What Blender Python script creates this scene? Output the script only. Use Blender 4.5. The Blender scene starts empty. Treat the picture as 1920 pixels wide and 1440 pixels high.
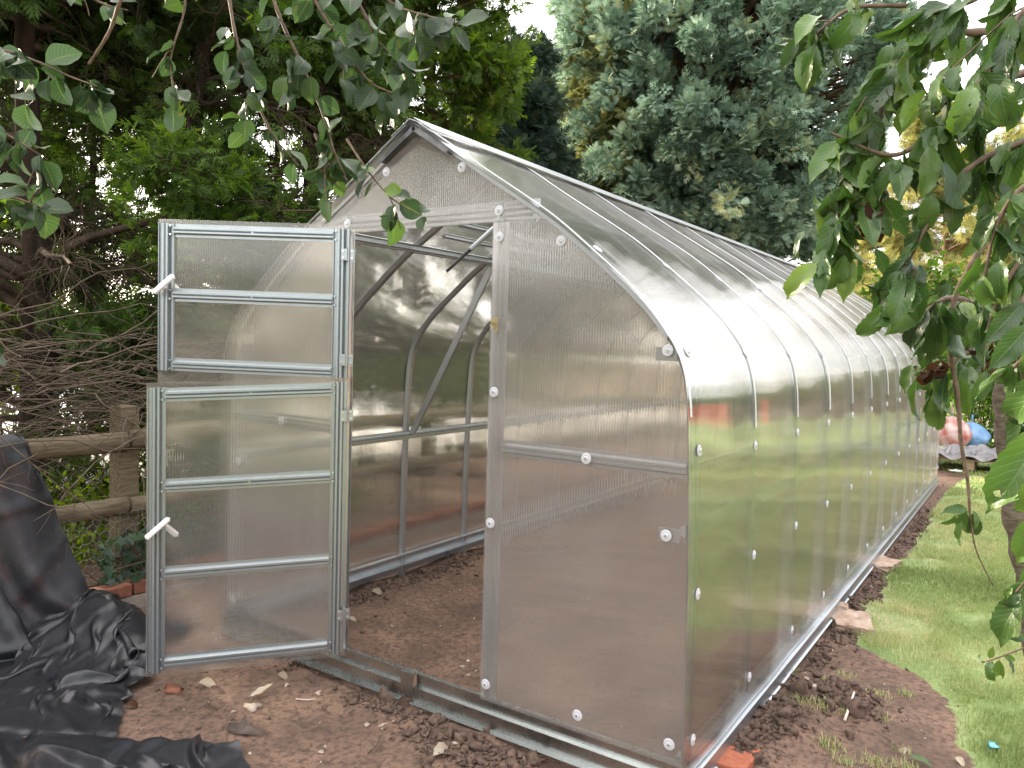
import bpy, bmesh, math, random
import numpy as np
from mathutils import Matrix, Vector

R_ = np.random.default_rng
sc = bpy.context.scene
COL = sc.collection
PI = math.pi

# ------------------------------------------------------------------ camera frame (used to convert surveyed sight lines into points)
CAM = np.array([3.2794, -2.3912, 1.4754]); FPX = 1459.55
MC = np.array([[0.8287021, -0.0545401, 0.5570262], [0.5589203, 0.0284702, -0.8287325], [0.0293405, 0.9981056, 0.0540769]])
def ray(u, v): return MC @ np.array([(u - 960) / FPX, -(v - 720) / FPX, -1.0])
def at(u, v, dep): return CAM + ray(u, v) * dep
def gnd(u, v, z=-0.02):
    d = ray(u, v); return CAM + d * (z - CAM[2]) / d[2]

# ------------------------------------------------------------------ helpers
def tag(o, label=None, cat=None, group=None, kind=None):
    if label: o['label'] = label
    if cat: o['category'] = cat
    if group: o['group'] = group
    if kind: o['kind'] = kind
    return o

def empty(name, loc=(0, 0, 0)):
    o = bpy.data.objects.new(name, None); o.location = loc; o.empty_display_size = .1
    COL.objects.link(o); return o

def link(name, me, mat=None, parent=None, smooth=False):
    if mat is not None:
        for m in (mat if isinstance(mat, (list, tuple)) else [mat]): me.materials.append(m)
    o = bpy.data.objects.new(name, me); COL.objects.link(o)
    if parent is not None: o.parent = parent
    if smooth: me.polygons.foreach_set('use_smooth', np.ones(len(me.polygons), bool))
    return o

def np_mesh(name, V, F, tint=None, uv=None, mi=None):
    """V (n,3); F list of arrays (m,k)"""
    if not isinstance(F, list): F = [F]
    V = np.asarray(V, np.float32).reshape(-1, 3)
    me = bpy.data.meshes.new(name)
    me.vertices.add(len(V)); me.vertices.foreach_set('co', V.ravel())
    loops = np.concatenate([f.ravel() for f in F]).astype(np.int32)
    tot = np.concatenate([np.full(len(f), f.shape[1]) for f in F]).astype(np.int32)
    st = np.concatenate([[0], np.cumsum(tot)[:-1]]).astype(np.int32)
    me.loops.add(len(loops)); me.loops.foreach_set('vertex_index', loops)
    me.polygons.add(len(tot)); me.polygons.foreach_set('loop_start', st)
    if mi is not None: me.polygons.foreach_set('material_index', np.asarray(mi, np.int32))
    if tint is not None:
        a = me.attributes.new('tint', 'FLOAT', 'POINT'); a.data.foreach_set('value', np.asarray(tint, np.float32).ravel())
    if uv is not None:
        l = me.uv_layers.new(name='UVMap'); l.data.foreach_set('uv', np.asarray(uv, np.float32)[loops].ravel())
    me.update(calc_edges=True); me.validate()
    return me

class MB:
    """collects small shapes into ONE mesh"""
    def __init__(s): s.v = []; s.f = []; s.m = []; s.n = 0
    def add(s, V, F, mi=0):
        V = np.asarray(V, float).reshape(-1, 3)
        s.v.append(V)
        for f in F: s.f.append([i + s.n for i in f]); s.m.append(mi)
        s.n += len(V)
    def box(s, lo, hi, mi=0):
        x0, y0, z0 = lo; x1, y1, z1 = hi
        s.add([(x0,y0,z0),(x1,y0,z0),(x1,y1,z0),(x0,y1,z0),(x0,y0,z1),(x1,y0,z1),(x1,y1,z1),(x0,y1,z1)],
              [(0,3,2,1),(4,5,6,7),(0,1,5,4),(1,2,6,5),(2,3,7,6),(3,0,4,7)], mi)
    def bar(s, p0, p1, out, sec, mi=0):
        """extrude closed section [(across, out)] from p0 to p1"""
        p0 = np.array(p0, float); p1 = np.array(p1, float); t = p1 - p0; t /= np.linalg.norm(t)
        out = np.array(out, float); out -= t * (out @ t); out /= np.linalg.norm(out); ac = np.cross(t, out)
        n = len(sec); A = [p0 + ac * a + out * b for a, b in sec]; B = [p1 + ac * a + out * b for a, b in sec]
        s.add(A + B, [(i, (i + 1) % n, n + (i + 1) % n, n + i) for i in range(n)] + [tuple(range(n))[::-1], tuple(range(n, 2 * n))], mi)
    def sweep(s, pts, outs, across, sec, mi=0):
        pts = np.array(pts, float); n = len(sec); A = []
        for p, o in zip(pts, outs):
            for a, b in sec: A.append(p + np.array(across) * a + np.array(o) * b)
        F = [(i*n+j, i*n+(j+1) % n, (i+1)*n+(j+1) % n, (i+1)*n+j) for i in range(len(pts)-1) for j in range(n)]
        F += [tuple(range(n))[::-1], tuple(range((len(pts)-1)*n, len(pts)*n))]
        s.add(A, F, mi)
    def disc(s, c, nrm, r, h, seg=16, mi=0, r2=None):
        nrm = np.array(nrm, float); nrm /= np.linalg.norm(nrm); c = np.array(c, float)
        a = np.cross(nrm, [0.3, 0.2, 1] if abs(nrm[2]) < .9 else [1, 0, 0]); a /= np.linalg.norm(a); b = np.cross(nrm, a)
        r2 = r if r2 is None else r2
        ang = [2*PI*i/seg for i in range(seg)]
        A = [c + r*(math.cos(t)*a + math.sin(t)*b) for t in ang]; B = [c + nrm*h + r2*(math.cos(t)*a + math.sin(t)*b) for t in ang]
        s.add(A + B, [(i, (i+1) % seg, seg+(i+1) % seg, seg+i) for i in range(seg)] + [tuple(range(seg))[::-1], tuple(range(seg, 2*seg))], mi)
    def build(s, name, mat, parent=None, bevel=0, smooth=False):
        me = bpy.data.meshes.new(name); me.from_pydata(np.concatenate(s.v).tolist(), [], s.f)
        me.polygons.foreach_set('material_index', np.array(s.m, np.int32))
        bm = bmesh.new(); bm.from_mesh(me); bmesh.ops.recalc_face_normals(bm, faces=bm.faces); bm.to_mesh(me); bm.free()
        me.update()
        o = link(name, me, mat, parent, smooth)
        if bevel:
            b = o.modifiers.new('Bevel', 'BEVEL'); b.width = bevel; b.segments = 2; b.limit_method = 'ANGLE'; b.angle_limit = .7
        return o

def tubes(P, R0, sides=3):
    """P (B,n,3) paths, R0 (B,n) radii -> V, F"""
    P = np.asarray(P, float); B, n, _ = P.shape
    T = np.gradient(P, axis=1); T /= np.linalg.norm(T, axis=2, keepdims=True) + 1e-9
    ref = np.where(np.abs(T[:, :1, 2:3]) > .8, np.array([1., .1, 0]), np.array([.1, 0, 1.]))
    a = np.cross(T, np.broadcast_to(ref, T.shape)); a /= np.linalg.norm(a, axis=2, keepdims=True) + 1e-9
    b = np.cross(T, a)
    ang = np.arange(sides) * 2 * PI / sides
    V = P[:, :, None] + R0[:, :, None, None] * (np.cos(ang)[None, None, :, None] * a[:, :, None] + np.sin(ang)[None, None, :, None] * b[:, :, None])
    i = np.arange(B)[:, None, None] * n * sides + np.arange(n - 1)[None, :, None] * sides
    j = np.arange(sides)[None, None]; k = (j + 1) % sides
    F = np.stack([i + j, i + k, i + sides + k, i + sides + j], -1).reshape(-1, 4)
    return V.reshape(-1, 3), F

def smooth_path(pts, n):
    pts = np.array(pts, float); m = len(pts)
    P = np.vstack([2*pts[0]-pts[1], pts, 2*pts[-1]-pts[-2]])
    out = []
    for s in np.linspace(0, m - 1 - 1e-6, n):
        i = int(s); t = s - i; p0, p1, p2, p3 = P[i:i+4]
        out.append(.5*((2*p1)+(-p0+p2)*t+(2*p0-5*p1+4*p2-p3)*t*t+(-p0+3*p1-3*p2+p3)*t**3))
    return np.array(out)

def unit(a): return a / (np.linalg.norm(a, axis=-1, keepdims=True) + 1e-9)

def scatter(TV, TF, P, X, Zh, S, tint=None, tuv=None):
    """place template TV (k,3) at P (N,3), local x along X, local z near Zh, scale S (N,) or (N,3)"""
    N = len(P); X = unit(X); Y = unit(np.cross(Zh, X)); Z = np.cross(X, Y)
    S = np.asarray(S, float); S = S[:, None] if S.ndim == 1 else S
    S = np.broadcast_to(S, (N, 3))
    L = TV[None] * S[:, None]
    V = P[:, None] + L[..., 0:1]*X[:, None] + L[..., 1:2]*Y[:, None] + L[..., 2:3]*Z[:, None]
    k = len(TV)
    F = [(f[None] + (np.arange(N)*k)[:, None, None]).reshape(-1, f.shape[1]) for f in (TF if isinstance(TF, list) else [TF])]
    t = None if tint is None else np.repeat(tint, k)
    uv = None if tuv is None else np.tile(tuv, (N, 1))
    return V.reshape(-1, 3), F, t, uv

def vnoise(x, y, seed=0, freq=1.0, octv=4, gain=.5):
    """value noise on arrays"""
    x = np.asarray(x, float); y = np.asarray(y, float); tot = np.zeros_like(x); amp = 1.; nrm = 0
    for o in range(octv):
        g = R_(seed + 17*o).random((256, 256)); X = x*freq*2**o + 31.7*o; Y = y*freq*2**o + 11.3*o
        xi = np.floor(X).astype(int); yi = np.floor(Y).astype(int); fx = X-xi; fy = Y-yi; fx = fx*fx*(3-2*fx); fy = fy*fy*(3-2*fy)
        a = g[xi % 256, yi % 256]; b = g[(xi+1) % 256, yi % 256]; c = g[xi % 256, (yi+1) % 256]; d = g[(xi+1) % 256, (yi+1) % 256]
        tot += amp*((a*(1-fx)+b*fx)*(1-fy)+(c*(1-fx)+d*fx)*fy); nrm += amp; amp *= gain
    return tot/nrm

# ------------------------------------------------------------------ materials
class NT:
    def __init__(s, name):
        s.m = bpy.data.materials.new(name); s.m.use_nodes = True; s.t = s.m.node_tree; s.t.nodes.clear()
        s.out = s.t.nodes.new('ShaderNodeOutputMaterial')
    def n(s, typ, **kw):
        nd = s.t.nodes.new('ShaderNode' + typ)
        for k, v in kw.items():
            if k.startswith('i_'):
                key = k[2:].replace('_', ' '); nd.inputs[int(key) if key.isdigit() else key].default_value = v
            else: setattr(nd, k, v)
        return nd
    def l(s, a, b): s.t.links.new(a, b)
    def math(s, op, a, b=None, clamp=False):
        nd = s.n('Math', operation=op, use_clamp=clamp)
        for i, x in enumerate((a, b)):
            if x is None: continue
            if isinstance(x, (int, float)): nd.inputs[i].default_value = x
            else: s.l(x, nd.inputs[i])
        return nd.outputs[0]
    def ramp(s, fac, stops):
        nd = s.n('ValToRGB'); e = nd.color_ramp.elements
        while len(e) > 1: e.remove(e[-1])
        for i, (p, c) in enumerate(stops):
            el = e[0] if i == 0 else e.new(p)
            el.position = p; el.color = (*c, 1) if len(c) == 3 else c
        s.l(fac, nd.inputs[0]); return nd.outputs[0]
    def noise(s, scale, detail=4, rough=.55, vec=None, dist=0, out=0):
        nd = s.n('TexNoise'); nd.inputs['Scale'].default_value = scale; nd.inputs['Detail'].default_value = detail
        nd.inputs['Roughness'].default_value = rough; nd.inputs['Distortion'].default_value = dist
        if vec is not None: s.l(vec, nd.inputs['Vector'])
        return nd.outputs[out]
    def mixc(s, fac, a, b):
        nd = s.n('Mix', data_type='RGBA')
        for i, x in ((0, fac), (6, a), (7, b)):
            if isinstance(x, (int, float)): nd.inputs[i].default_value = x
            elif isinstance(x, tuple): nd.inputs[i].default_value = (*x, 1) if len(x) == 3 else x
            else: s.l(x, nd.inputs[i])
        return nd.outputs[2]
    def mixs(s, fac, a, b):
        nd = s.n('MixShader')
        if isinstance(fac, (int, float)): nd.inputs[0].default_value = fac
        else: s.l(fac, nd.inputs[0])
        s.l(a, nd.inputs[1]); s.l(b, nd.inputs[2]); return nd.outputs[0]
    def bsdf(s, color, rough=.6, metal=0, spec=.5, normal=None, **kw):
        nd = s.n('BsdfPrincipled')
        for k, x in (('Base Color', color), ('Roughness', rough), ('Metallic', metal), ('Specular IOR Level', spec)):
            if isinstance(x, tuple): nd.inputs[k].default_value = (*x, 1) if len(x) == 3 else x
            elif isinstance(x, (int, float)): nd.inputs[k].default_value = x
            else: s.l(x, nd.inputs[k])
        for k, x in kw.items(): nd.inputs[k.replace('_', ' ')].default_value = x
        if normal is not None: s.l(normal, nd.inputs['Normal'])
        return nd.outputs[0]
    def bump(s, h, strength=.3, dist=.01):
        nd = s.n('Bump'); nd.inputs['Strength'].default_value = strength; nd.inputs['Distance'].default_value = dist
        s.l(h, nd.inputs['Height']); return nd.outputs[0]
    def obj(s): return s.n('TexCoord').outputs['Object']
    def pos(s): return s.n('NewGeometry').outputs['Position']
    def uv(s): return s.n('TexCoord').outputs['UV']
    def attr(s, name): return s.n('Attribute', attribute_name=name).outputs['Fac']
    def done(s, sh): s.l(sh, s.out.inputs['Surface']); return s.m

def mat_leaf(name, stops, trans=.35, rough=.5, spec=.35, veins=False, holes=0.0):
    t = NT(name); tint = t.attr('tint')
    c = t.ramp(tint, stops); nrm = None
    if veins:
        uv = t.n('SeparateXYZ'); t.l(t.uv(), uv.inputs[0]); U, Vv = uv.outputs[0], uv.outputs[1]
        au = t.math('ABSOLUTE', t.math('SUBTRACT', Vv, .5))
        lat = t.math('SINE', t.math('MULTIPLY', t.math('SUBTRACT', U, t.math('MULTIPLY', au, .45)), 62.))
        lat = t.math('MULTIPLY', t.math('POWER', t.math('MAXIMUM', lat, 0.), 6.), .5)
        mid = t.math('SUBTRACT', 1., t.math('MULTIPLY', au, 22.), clamp=True)
        vein = t.math('MAXIMUM', mid, lat)
        c = t.mixc(t.math('MULTIPLY', vein, .35), c, (.16, .24, .07))
        nz = t.noise(60, 3, .6, t.pos())
        c = t.mixc(t.math('MULTIPLY', t.ramp(nz, [(.62, (0, 0, 0)), (.75, (1, 1, 1))]), .5), c, (.10, .075, .02))
        nrm = t.bump(t.math('SUBTRACT', 1., vein), .35, .002)
    d = t.bsdf(c, rough, 0, spec, nrm)
    tr = t.n('BsdfTranslucent'); hs = t.n('HueSaturation'); hs.inputs['Value'].default_value = 1.5; hs.inputs['Saturation'].default_value = 1.15
    t.l(c, hs.inputs['Color']); t.l(hs.outputs[0], tr.inputs['Color'])
    sh = t.mixs(trans, d, tr.outputs[0])
    if holes:
        n2 = t.noise(46, 1, .5, t.pos()); tp = t.n('BsdfTransparent')
        sh = t.mixs(t.math('GREATER_THAN', n2, 1 - holes), sh, tp.outputs[0])
    return t.done(sh)

def mat_simple(name, a, b, scale=20, rough=.8, spec=.3, bump=.3, bd=.005, detail=5, stretch=None):
    t = NT(name); v = t.obj()
    if stretch:
        mp = t.n('Mapping'); mp.inputs['Scale'].default_value = stretch; t.l(v, mp.inputs[0]); v = mp.outputs[0]
    n = t.noise(scale, detail, .6, v)
    c = t.ramp(n, [(.3, a), (.7, b)])
    return t.done(t.bsdf(c, rough, 0, spec, t.bump(n, bump, bd)))

def mat_metal(name, base=(.56, .60, .62), rough=.32, metal=.9):
    t = NT(name); v = t.obj()
    vo = t.n('TexVoronoi'); vo.inputs['Scale'].default_value = 90; t.l(v, vo.inputs['Vector'])
    n = t.noise(9, 4, .6, v)
    c = t.mixc(t.math('MULTIPLY', vo.outputs['Color'], .35), base, tuple(x*.72 for x in base))
    c = t.mixc(t.ramp(n, [(.45, (0, 0, 0)), (.75, (.5, .5, .5))]), c, (.36, .38, .39))
    r = t.math('ADD', t.math('MULTIPLY', n, .22), rough - .1)
    return t.done(t.bsdf(c, r, metal, .5, t.bump(n, .05, .002)))

def mat_poly(name, tint=(.80, .79, .76), haze=.12, sharp=.22, fl=.16, wav=.02, rough=.07, ior=1.10, period=.0105, refl=.12, dirt=.25, gz_=.25, hzc=.5, glc=.9, grz=.72):
    """twin-wall polycarbonate: fluted along v, hazy, mirror-like at grazing angles"""
    t = NT(name); uvn = t.uv(); uv = t.n('SeparateXYZ'); t.l(uvn, uv.inputs[0]); U = uv.outputs[0]
    ph = t.math('MULTIPLY', U, 2*PI/period); f = t.math('COSINE', ph)
    mp = t.n('Mapping'); mp.inputs['Scale'].default_value = (5., .9, 1); t.l(uvn, mp.inputs[0])
    w1 = t.n('SeparateColor'); t.l(t.noise(1., 3, .5, mp.outputs[0], out=1), w1.inputs[0])
    mp2 = t.n('Mapping'); mp2.inputs['Scale'].default_value = (95., 1.3, 1); t.l(uvn, mp2.inputs[0])
    fine = t.math('SUBTRACT', t.noise(1., 2, .5, mp2.outputs[0]), .5)
    def nmap(a, w):
        r = t.math('ADD', .5, t.math('MULTIPLY', f, a))
        r = t.math('ADD', r, t.math('MULTIPLY', fine, a*.8))
        r = t.math('ADD', r, t.math('MULTIPLY', t.math('SUBTRACT', w1.outputs[0], .5), w))
        g = t.math('ADD', .5, t.math('MULTIPLY', t.math('SUBTRACT', w1.outputs[1], .5), w))
        cc = t.n('CombineColor'); t.l(r, cc.inputs[0]); t.l(g, cc.inputs[1]); cc.inputs[2].default_value = 1.
        nm = t.n('NormalMap'); t.l(cc.outputs[0], nm.inputs['Color']); return nm.outputs[0]
    nR = nmap(fl*.42, wav); nT = nmap(fl*1.5, wav)
    g = t.n('NewGeometry'); dp = t.n('VectorMath', operation='DOT_PRODUCT'); t.l(g.outputs['Normal'], dp.inputs[0]); t.l(g.outputs['Incoming'], dp.inputs[1])
    om = t.math('SUBTRACT', 1., t.math('ABSOLUTE', dp.outputs['Value']), clamp=True)
    fr = t.math('ADD', refl, t.math('MULTIPLY', t.math('POWER', om, 2.2), grz - refl), clamp=True)
    # dirt / rib density
    rib = t.math('MULTIPLY', t.math('POWER', t.math('ABSOLUTE', t.math('SINE', t.math('MULTIPLY', ph, .5))), 10.), .32)
    d1 = t.ramp(t.noise(3.5, 6, .65, uvn), [(.45, (0, 0, 0)), (.8, (1, 1, 1))])
    hz = t.math('ADD', haze, t.math('ADD', t.math('MULTIPLY', rib, .16), t.math('MULTIPLY', d1, haze*dirt*2)))
    hz = t.math('ADD', hz, t.math('MULTIPLY', t.math('POWER', om, 9.), gz_), clamp=True)
    tc = t.mixc(rib, tint, tuple(x*.8 for x in tint))
    tp = t.n('BsdfTransparent'); t.l(tc, tp.inputs[0])
    rf = t.n('BsdfRefraction'); t.l(tc, rf.inputs[0]); rf.inputs['IOR'].default_value = ior; rf.inputs['Roughness'].default_value = .14; t.l(nT, rf.inputs['Normal'])
    tr = t.mixs(sharp, rf.outputs[0], tp.outputs[0])
    df = t.n('BsdfDiffuse'); df.inputs[0].default_value = (hzc*1.01, hzc*.99, hzc*.96, 1); tl = t.n('BsdfTranslucent'); tl.inputs[0].default_value = (.7, .69, .66, 1)
    hzs = t.mixs(.5, df.outputs[0], tl.outputs[0])
    body = t.mixs(hz, tr, hzs)
    gl = t.n('BsdfAnisotropic' if False else 'BsdfGlossy'); gl.inputs[0].default_value = (glc, glc, glc, 1); gl.inputs['Roughness'].default_value = rough; t.l(nR, gl.inputs['Normal'])
    return t.done(t.mixs(fr, body, gl.outputs[0]))

M = {}
M['metal'] = mat_metal('galvanised_steel', (.50, .54, .57))
M['metal_base'] = mat_metal('galvanised_steel_base', (.48, .50, .49), .26, 1.0)
M['metal_dull'] = mat_metal('dull_galvanised', (.40, .42, .43), .42)  # darker galvanised copy, the grey of the shaded arches put into its colour
M['metal_door'] = mat_metal('galvanised_door_steel', (.42, .46, .475), .37, .86)
M['screw'] = mat_metal('zinc_screw', (.75, .77, .78), .22)
M['brass'] = mat_metal('brass_catch', (.62, .50, .26), .3)
M['poly_front'] = mat_poly('polycarbonate_front', (.92, .89, .86), .17, .26, .14, .008, .09, refl=.09, hzc=.78)
M['poly_door'] = mat_poly('polycarbonate_door', (.90, .89, .86), .12, .38, .13, .008, .08, refl=.05, hzc=.7)
M['poly_side'] = mat_poly('polycarbonate_side', (.84, .84, .81), .045, .34, .12, .010, .045, refl=.33, gz_=1.7, hzc=.42, glc=.88, grz=.62)
M['white_plastic'] = mat_simple('white_plastic', (.74, .74, .76), (.84, .84, .85), 30, .35, .5, .02)
t = NT('washer_plastic'); M['washer'] = t.done(t.bsdf((.66, .67, .71), .35, 0, .5, None, Transmission_Weight=.25))
M['black_rod'] = mat_simple('black_rod', (.012, .012, .013), (.02, .02, .02), 20, .4, .4, .02)
M['bark'] = mat_simple('conifer_bark', (.014, .010, .007), (.050, .036, .025), 14, .95, .1, .8, .03, stretch=(1, 1, .15))
M['twig_dead'] = mat_simple('dead_twig', (.060, .045, .032), (.15, .118, .085), 8, .9, .15, .2)
M['twig_dark'] = mat_simple('dark_twig', (.035, .026, .018), (.11, .08, .055), 8, .95, .1, .2)
M['twig_rust'] = mat_simple('rust_twig', (.075, .045, .026), (.21, .125, .07), 8, .9, .1, .2)
M['cherry_bark'] = mat_simple('cherry_bark', (.060, .045, .032), (.19, .155, .12), 30, .8, .25, .5, .006, stretch=(1, 1, 3))
M['twig_brown'] = mat_simple('brown_twig', (.075, .048, .032), (.17, .12, .085), 40, .75, .25, .3, .002)
M['ley'] = mat_leaf('leyland_foliage', [(0, (.028, .044, .014)), (.45, (.060, .105, .022)), (.8, (.11, .185, .030)), (1, (.18, .26, .042))], .45, .6, .2)
M['ley_dark'] = mat_leaf('leyland_foliage_dark', [(0, (.010, .018, .008)), (.6, (.026, .045, .014)), (1, (.07, .095, .022))], .25, .7, .15)
M['blue'] = mat_leaf('blue_cypress_foliage', [(0, (.08, .13, .09)), (.5, (.23, .335, .25)), (.85, (.39, .50, .37)), (1, (.48, .50, .26))], .18, .7, .2)
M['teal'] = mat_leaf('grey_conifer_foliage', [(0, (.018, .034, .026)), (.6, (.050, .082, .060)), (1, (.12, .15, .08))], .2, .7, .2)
M['gold'] = mat_leaf('golden_needles', [(0, (.09, .10, .035)), (.5, (.22, .225, .085)), (1, (.37, .35, .14))], .4, .7, .15)
M['shrub'] = mat_leaf('shrub_leaf', [(0, (.035, .075, .015)), (.5, (.075, .15, .025)), (1, (.15, .25, .04))], .4, .5, .3)
M['lime'] = mat_leaf('lime_shrub_leaf', [(0, (.08, .13, .015)), (.5, (.17, .25, .03)), (1, (.30, .36, .06))], .5, .55, .25)
M['ivy'] = mat_leaf('ivy_leaf', [(0, (.012, .030, .014)), (.6, (.030, .064, .026)), (1, (.07, .12, .035))], .2, .35, .4)
M['cherry'] = mat_leaf('cherry_leaf', [(0, (.022, .050, .016)), (.45, (.045, .095, .022)), (.75, (.085, .155, .03)), (1, (.15, .22, .05))], .20, .36, .45, True, .27)
M['apple'] = mat_leaf('round_leaf', [(0, (.014, .030, .014)), (.5, (.030, .058, .022)), (.85, (.066, .118, .024)), (1, (.13, .21, .035))], .30, .42, .4, True, 0)
M['dead_leaf'] = mat_leaf('withered_leaf', [(0, (.022, .009, .006)), (1, (.085, .042, .024))], .15, .8, .1)
M['dry_leaf'] = mat_leaf('dry_pale_leaf', [(0, (.20, .15, .10)), (1, (.50, .44, .34))], .2, .8, .15)
M['grass'] = mat_leaf('grass_blade', [(0, (.14, .18, .06)), (.5, (.27, .33, .13)), (.85, (.40, .42, .21)), (1, (.54, .47, .29))], .45, .5, .25)
M['wood_fence'] = mat_simple('weathered_fence_wood', (.10, .078, .050), (.235, .19, .13), 7, .9, .15, .5, .01, stretch=(9, 1, 9))
M['wood_pale'] = mat_simple('pale_wood', (.36, .27, .17), (.55, .44, .30), 8, .8, .2, .3, stretch=(1, 12, 12))
M['wire'] = mat_simple('wire', (.14, .17, .13), (.27, .31, .25), 60, .6, .4, .05)
M['brick'] = mat_simple('red_brick', (.27, .085, .048), (.42, .15, .085), 55, .9, .2, .5, .004)
M['brick_old'] = mat_simple('old_brick', (.15, .065, .042), (.27, .12, .08), 35, .95, .1, .5, .005)
M['mortar'] = mat_simple('mortar', (.22, .19, .16), (.36, .32, .28), 40, .95, .1, .5, .004)
M['stone'] = mat_simple('stone', (.22, .17, .13), (.48, .40, .33), 25, .9, .2, .5, .004)
M['slab'] = mat_simple('concrete_slab', (.25, .17, .12), (.47, .37, .29), 18, .95, .15, .6, .006)
M['pale_ground'] = mat_simple('pale_gravel', (.42, .40, .40), (.62, .60, .60), 30, .95, .1, .5)

# world ------------------------------------------------------------------------------------------
SUN_EL, SUN_AZ = math.radians(15), math.radians(178)     # azimuth measured from +x, anticlockwise, of the direction TO the sun
w = bpy.data.worlds.new('World'); sc.world = w; w.use_nodes = True
nt = w.node_tree; nt.nodes.clear()
bg = nt.nodes.new('ShaderNodeBackground'); ow = nt.nodes.new('ShaderNodeOutputWorld')
sk = nt.nodes.new('ShaderNodeTexSky'); sk.sky_type = 'NISHITA'; sk.sun_disc = False; sk.sun_elevation = SUN_EL
sk.sun_rotation = PI/2 - SUN_AZ; sk.dust_density = 3.0; sk.air_density = 1.0; sk.ozone_density = 1.0; sk.altitude = 50
hz = nt.nodes.new('ShaderNodeMix'); hz.data_type = 'RGBA'; hz.inputs[0].default_value = .62; hz.inputs[7].default_value = (12.5, 12.2, 12.6, 1)   # thin high cloud veils the blue
# the veil glows around the low sun and is dimmer on the far side of the sky
tcw = nt.nodes.new('ShaderNodeTexCoord'); dpw = nt.nodes.new('ShaderNodeVectorMath'); dpw.operation = 'DOT_PRODUCT'; dpw.inputs[1].default_value = (math.cos(SUN_AZ), math.sin(SUN_AZ), .25)
mrw = nt.nodes.new('ShaderNodeMapRange'); mrw.inputs[1].default_value = -.85; mrw.inputs[2].default_value = .9; mrw.interpolation_type = 'SMOOTHSTEP'
vl = nt.nodes.new('ShaderNodeMix'); vl.data_type = 'RGBA'; vl.inputs[6].default_value = (5.2, 5.2, 5.35, 1); vl.inputs[7].default_value = (17.5, 16.5, 15.8, 1)
nt.links.new(tcw.outputs['Generated'], dpw.inputs[0]); nt.links.new(dpw.outputs['Value'], mrw.inputs[0]); nt.links.new(mrw.outputs[0], vl.inputs[0]); nt.links.new(vl.outputs[2], hz.inputs[7])
nt.links.new(sk.outputs[0], hz.inputs[6]); nt.links.new(hz.outputs[2], bg.inputs[0]); bg.inputs[1].default_value = .14
nt.links.new(bg.outputs[0], ow.inputs[0])
sd = bpy.data.lights.new('sun', 'SUN'); sd.energy = 4.5; sd.angle = math.radians(1.5); sd.color = (1, .86, .66)
so = bpy.data.objects.new('sun', sd); COL.objects.link(so)
tosun = Vector((math.cos(SUN_EL)*math.cos(SUN_AZ), math.cos(SUN_EL)*math.sin(SUN_AZ), math.sin(SUN_EL)))
so.rotation_euler = tosun.to_track_quat('Z', 'Y').to_euler(); so.location = (-6, 0, 9)

cd = bpy.data.cameras.new('camera'); cam = bpy.data.objects.new('camera', cd); COL.objects.link(cam)
cd.sensor_width = 36; cd.lens = FPX/1920*36; cd.clip_start = .05; cd.clip_end = 2000
mw = Matrix.Identity(4)
for i in range(3):
    for j in range(3): mw[i][j] = MC[i, j]
    mw[i][3] = CAM[i]
cam.matrix_world = mw; sc.camera = cam
sc.view_settings.view_transform = 'Standard'; sc.view_settings.look = 'None'; sc.view_settings.exposure = 1.86; sc.view_settings.gamma = 1
sc.cycles.use_denoising = True
try: sc.cycles.denoiser = 'OPENIMAGEDENOISE'
except Exception: pass
sc.cycles.max_bounces = 10; sc.cycles.transparent_max_bounces = 12; sc.cycles.transmission_bounces = 8; sc.cycles.glossy_bounces = 4; sc.cycles.diffuse_bounces = 4
sc.cycles.sample_clamp_indirect = 6

# ================================================================== GROUND
EDGE = np.array([(3.45, -3.5), (3.35, -.5), (3.22, .55), (3.177, .876), (3.136, .984), (3.015, 1.324), (2.858, 1.601), (2.60, 1.90), (2.52, 2.096), (2.55, 2.6), (2.55, 2.933), (2.48, 3.293), (2.52, 4.03), (2.54, 4.9), (2.53, 7.0), (2.56, 8.86), (2.2, 9.2), (0, 9.3)])
def lawn_edge(y): return np.interp(y, EDGE[:, 1], EDGE[:, 0])
def lawn_mask(x, y):
    """>0 on the lawn, metres from the ragged edge"""
    return x - (lawn_edge(y) + (vnoise(x, y, 5, 3.0, 3) - .5)*.22)
def gz(x, y):
    x = np.asarray(x, float); y = np.asarray(y, float)
    z = -.035 + (vnoise(x, y, 1, .7, 3) - .5)*.05 + (vnoise(x, y, 2, 5., 4) - .5)*.028
    lm = np.clip((x - lawn_edge(y))/.25, 0, 1)
    soil = (1-lm)*np.clip((x+.75)/.1, 0, 1)
    z += soil*((vnoise(x, y, 3, 16., 3) - .5)*.016)
    # loose spoil heaps beside the frame
    for cx, cy, r, h in [(1.62, -.17, .26, .05), (1.15, -.10, .2, .03), (.62, -.03, .24, .025), (2.52, .75, .18, .07), (2.50, 1.15, .16, .06), (2.48, 1.75, .12, .05), (2.5, 2.5, .14, .06), (.12, 1.0, .12, .03), (.12, 1.8, .14, .03), (2.66, 1.12, .2, .05), (2.45, .45, .14, .06)]:
        q = np.exp(-((x-cx)**2+(y-cy)**2)/(r*r)); z += q*h*(.55+.9*vnoise(x, y, 9, 14., 3))
    z += lm*.012
    z += np.clip(-.75 - x, 0, .25)*.35*(x > -3)
    return z
def axis(a, b, fine, lo, hi, grow=1.35):
    c = list(np.arange(a, b, fine)); st = fine; p = c[-1]
    while p < hi: st *= grow; p += st; c.append(p)
    st = fine; p = c[0]; pre = []
    while p > lo: st *= grow; p -= st; pre.append(p)
    return np.array(pre[::-1] + c)
gx = axis(-1.2, 3.6, .02, -150, 150); gy = axis(-1.4, 3.6, .02, -60, 240)
GX, GY = np.meshgrid(gx, gy, indexing='ij'); GZ = gz(GX, GY)
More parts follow.
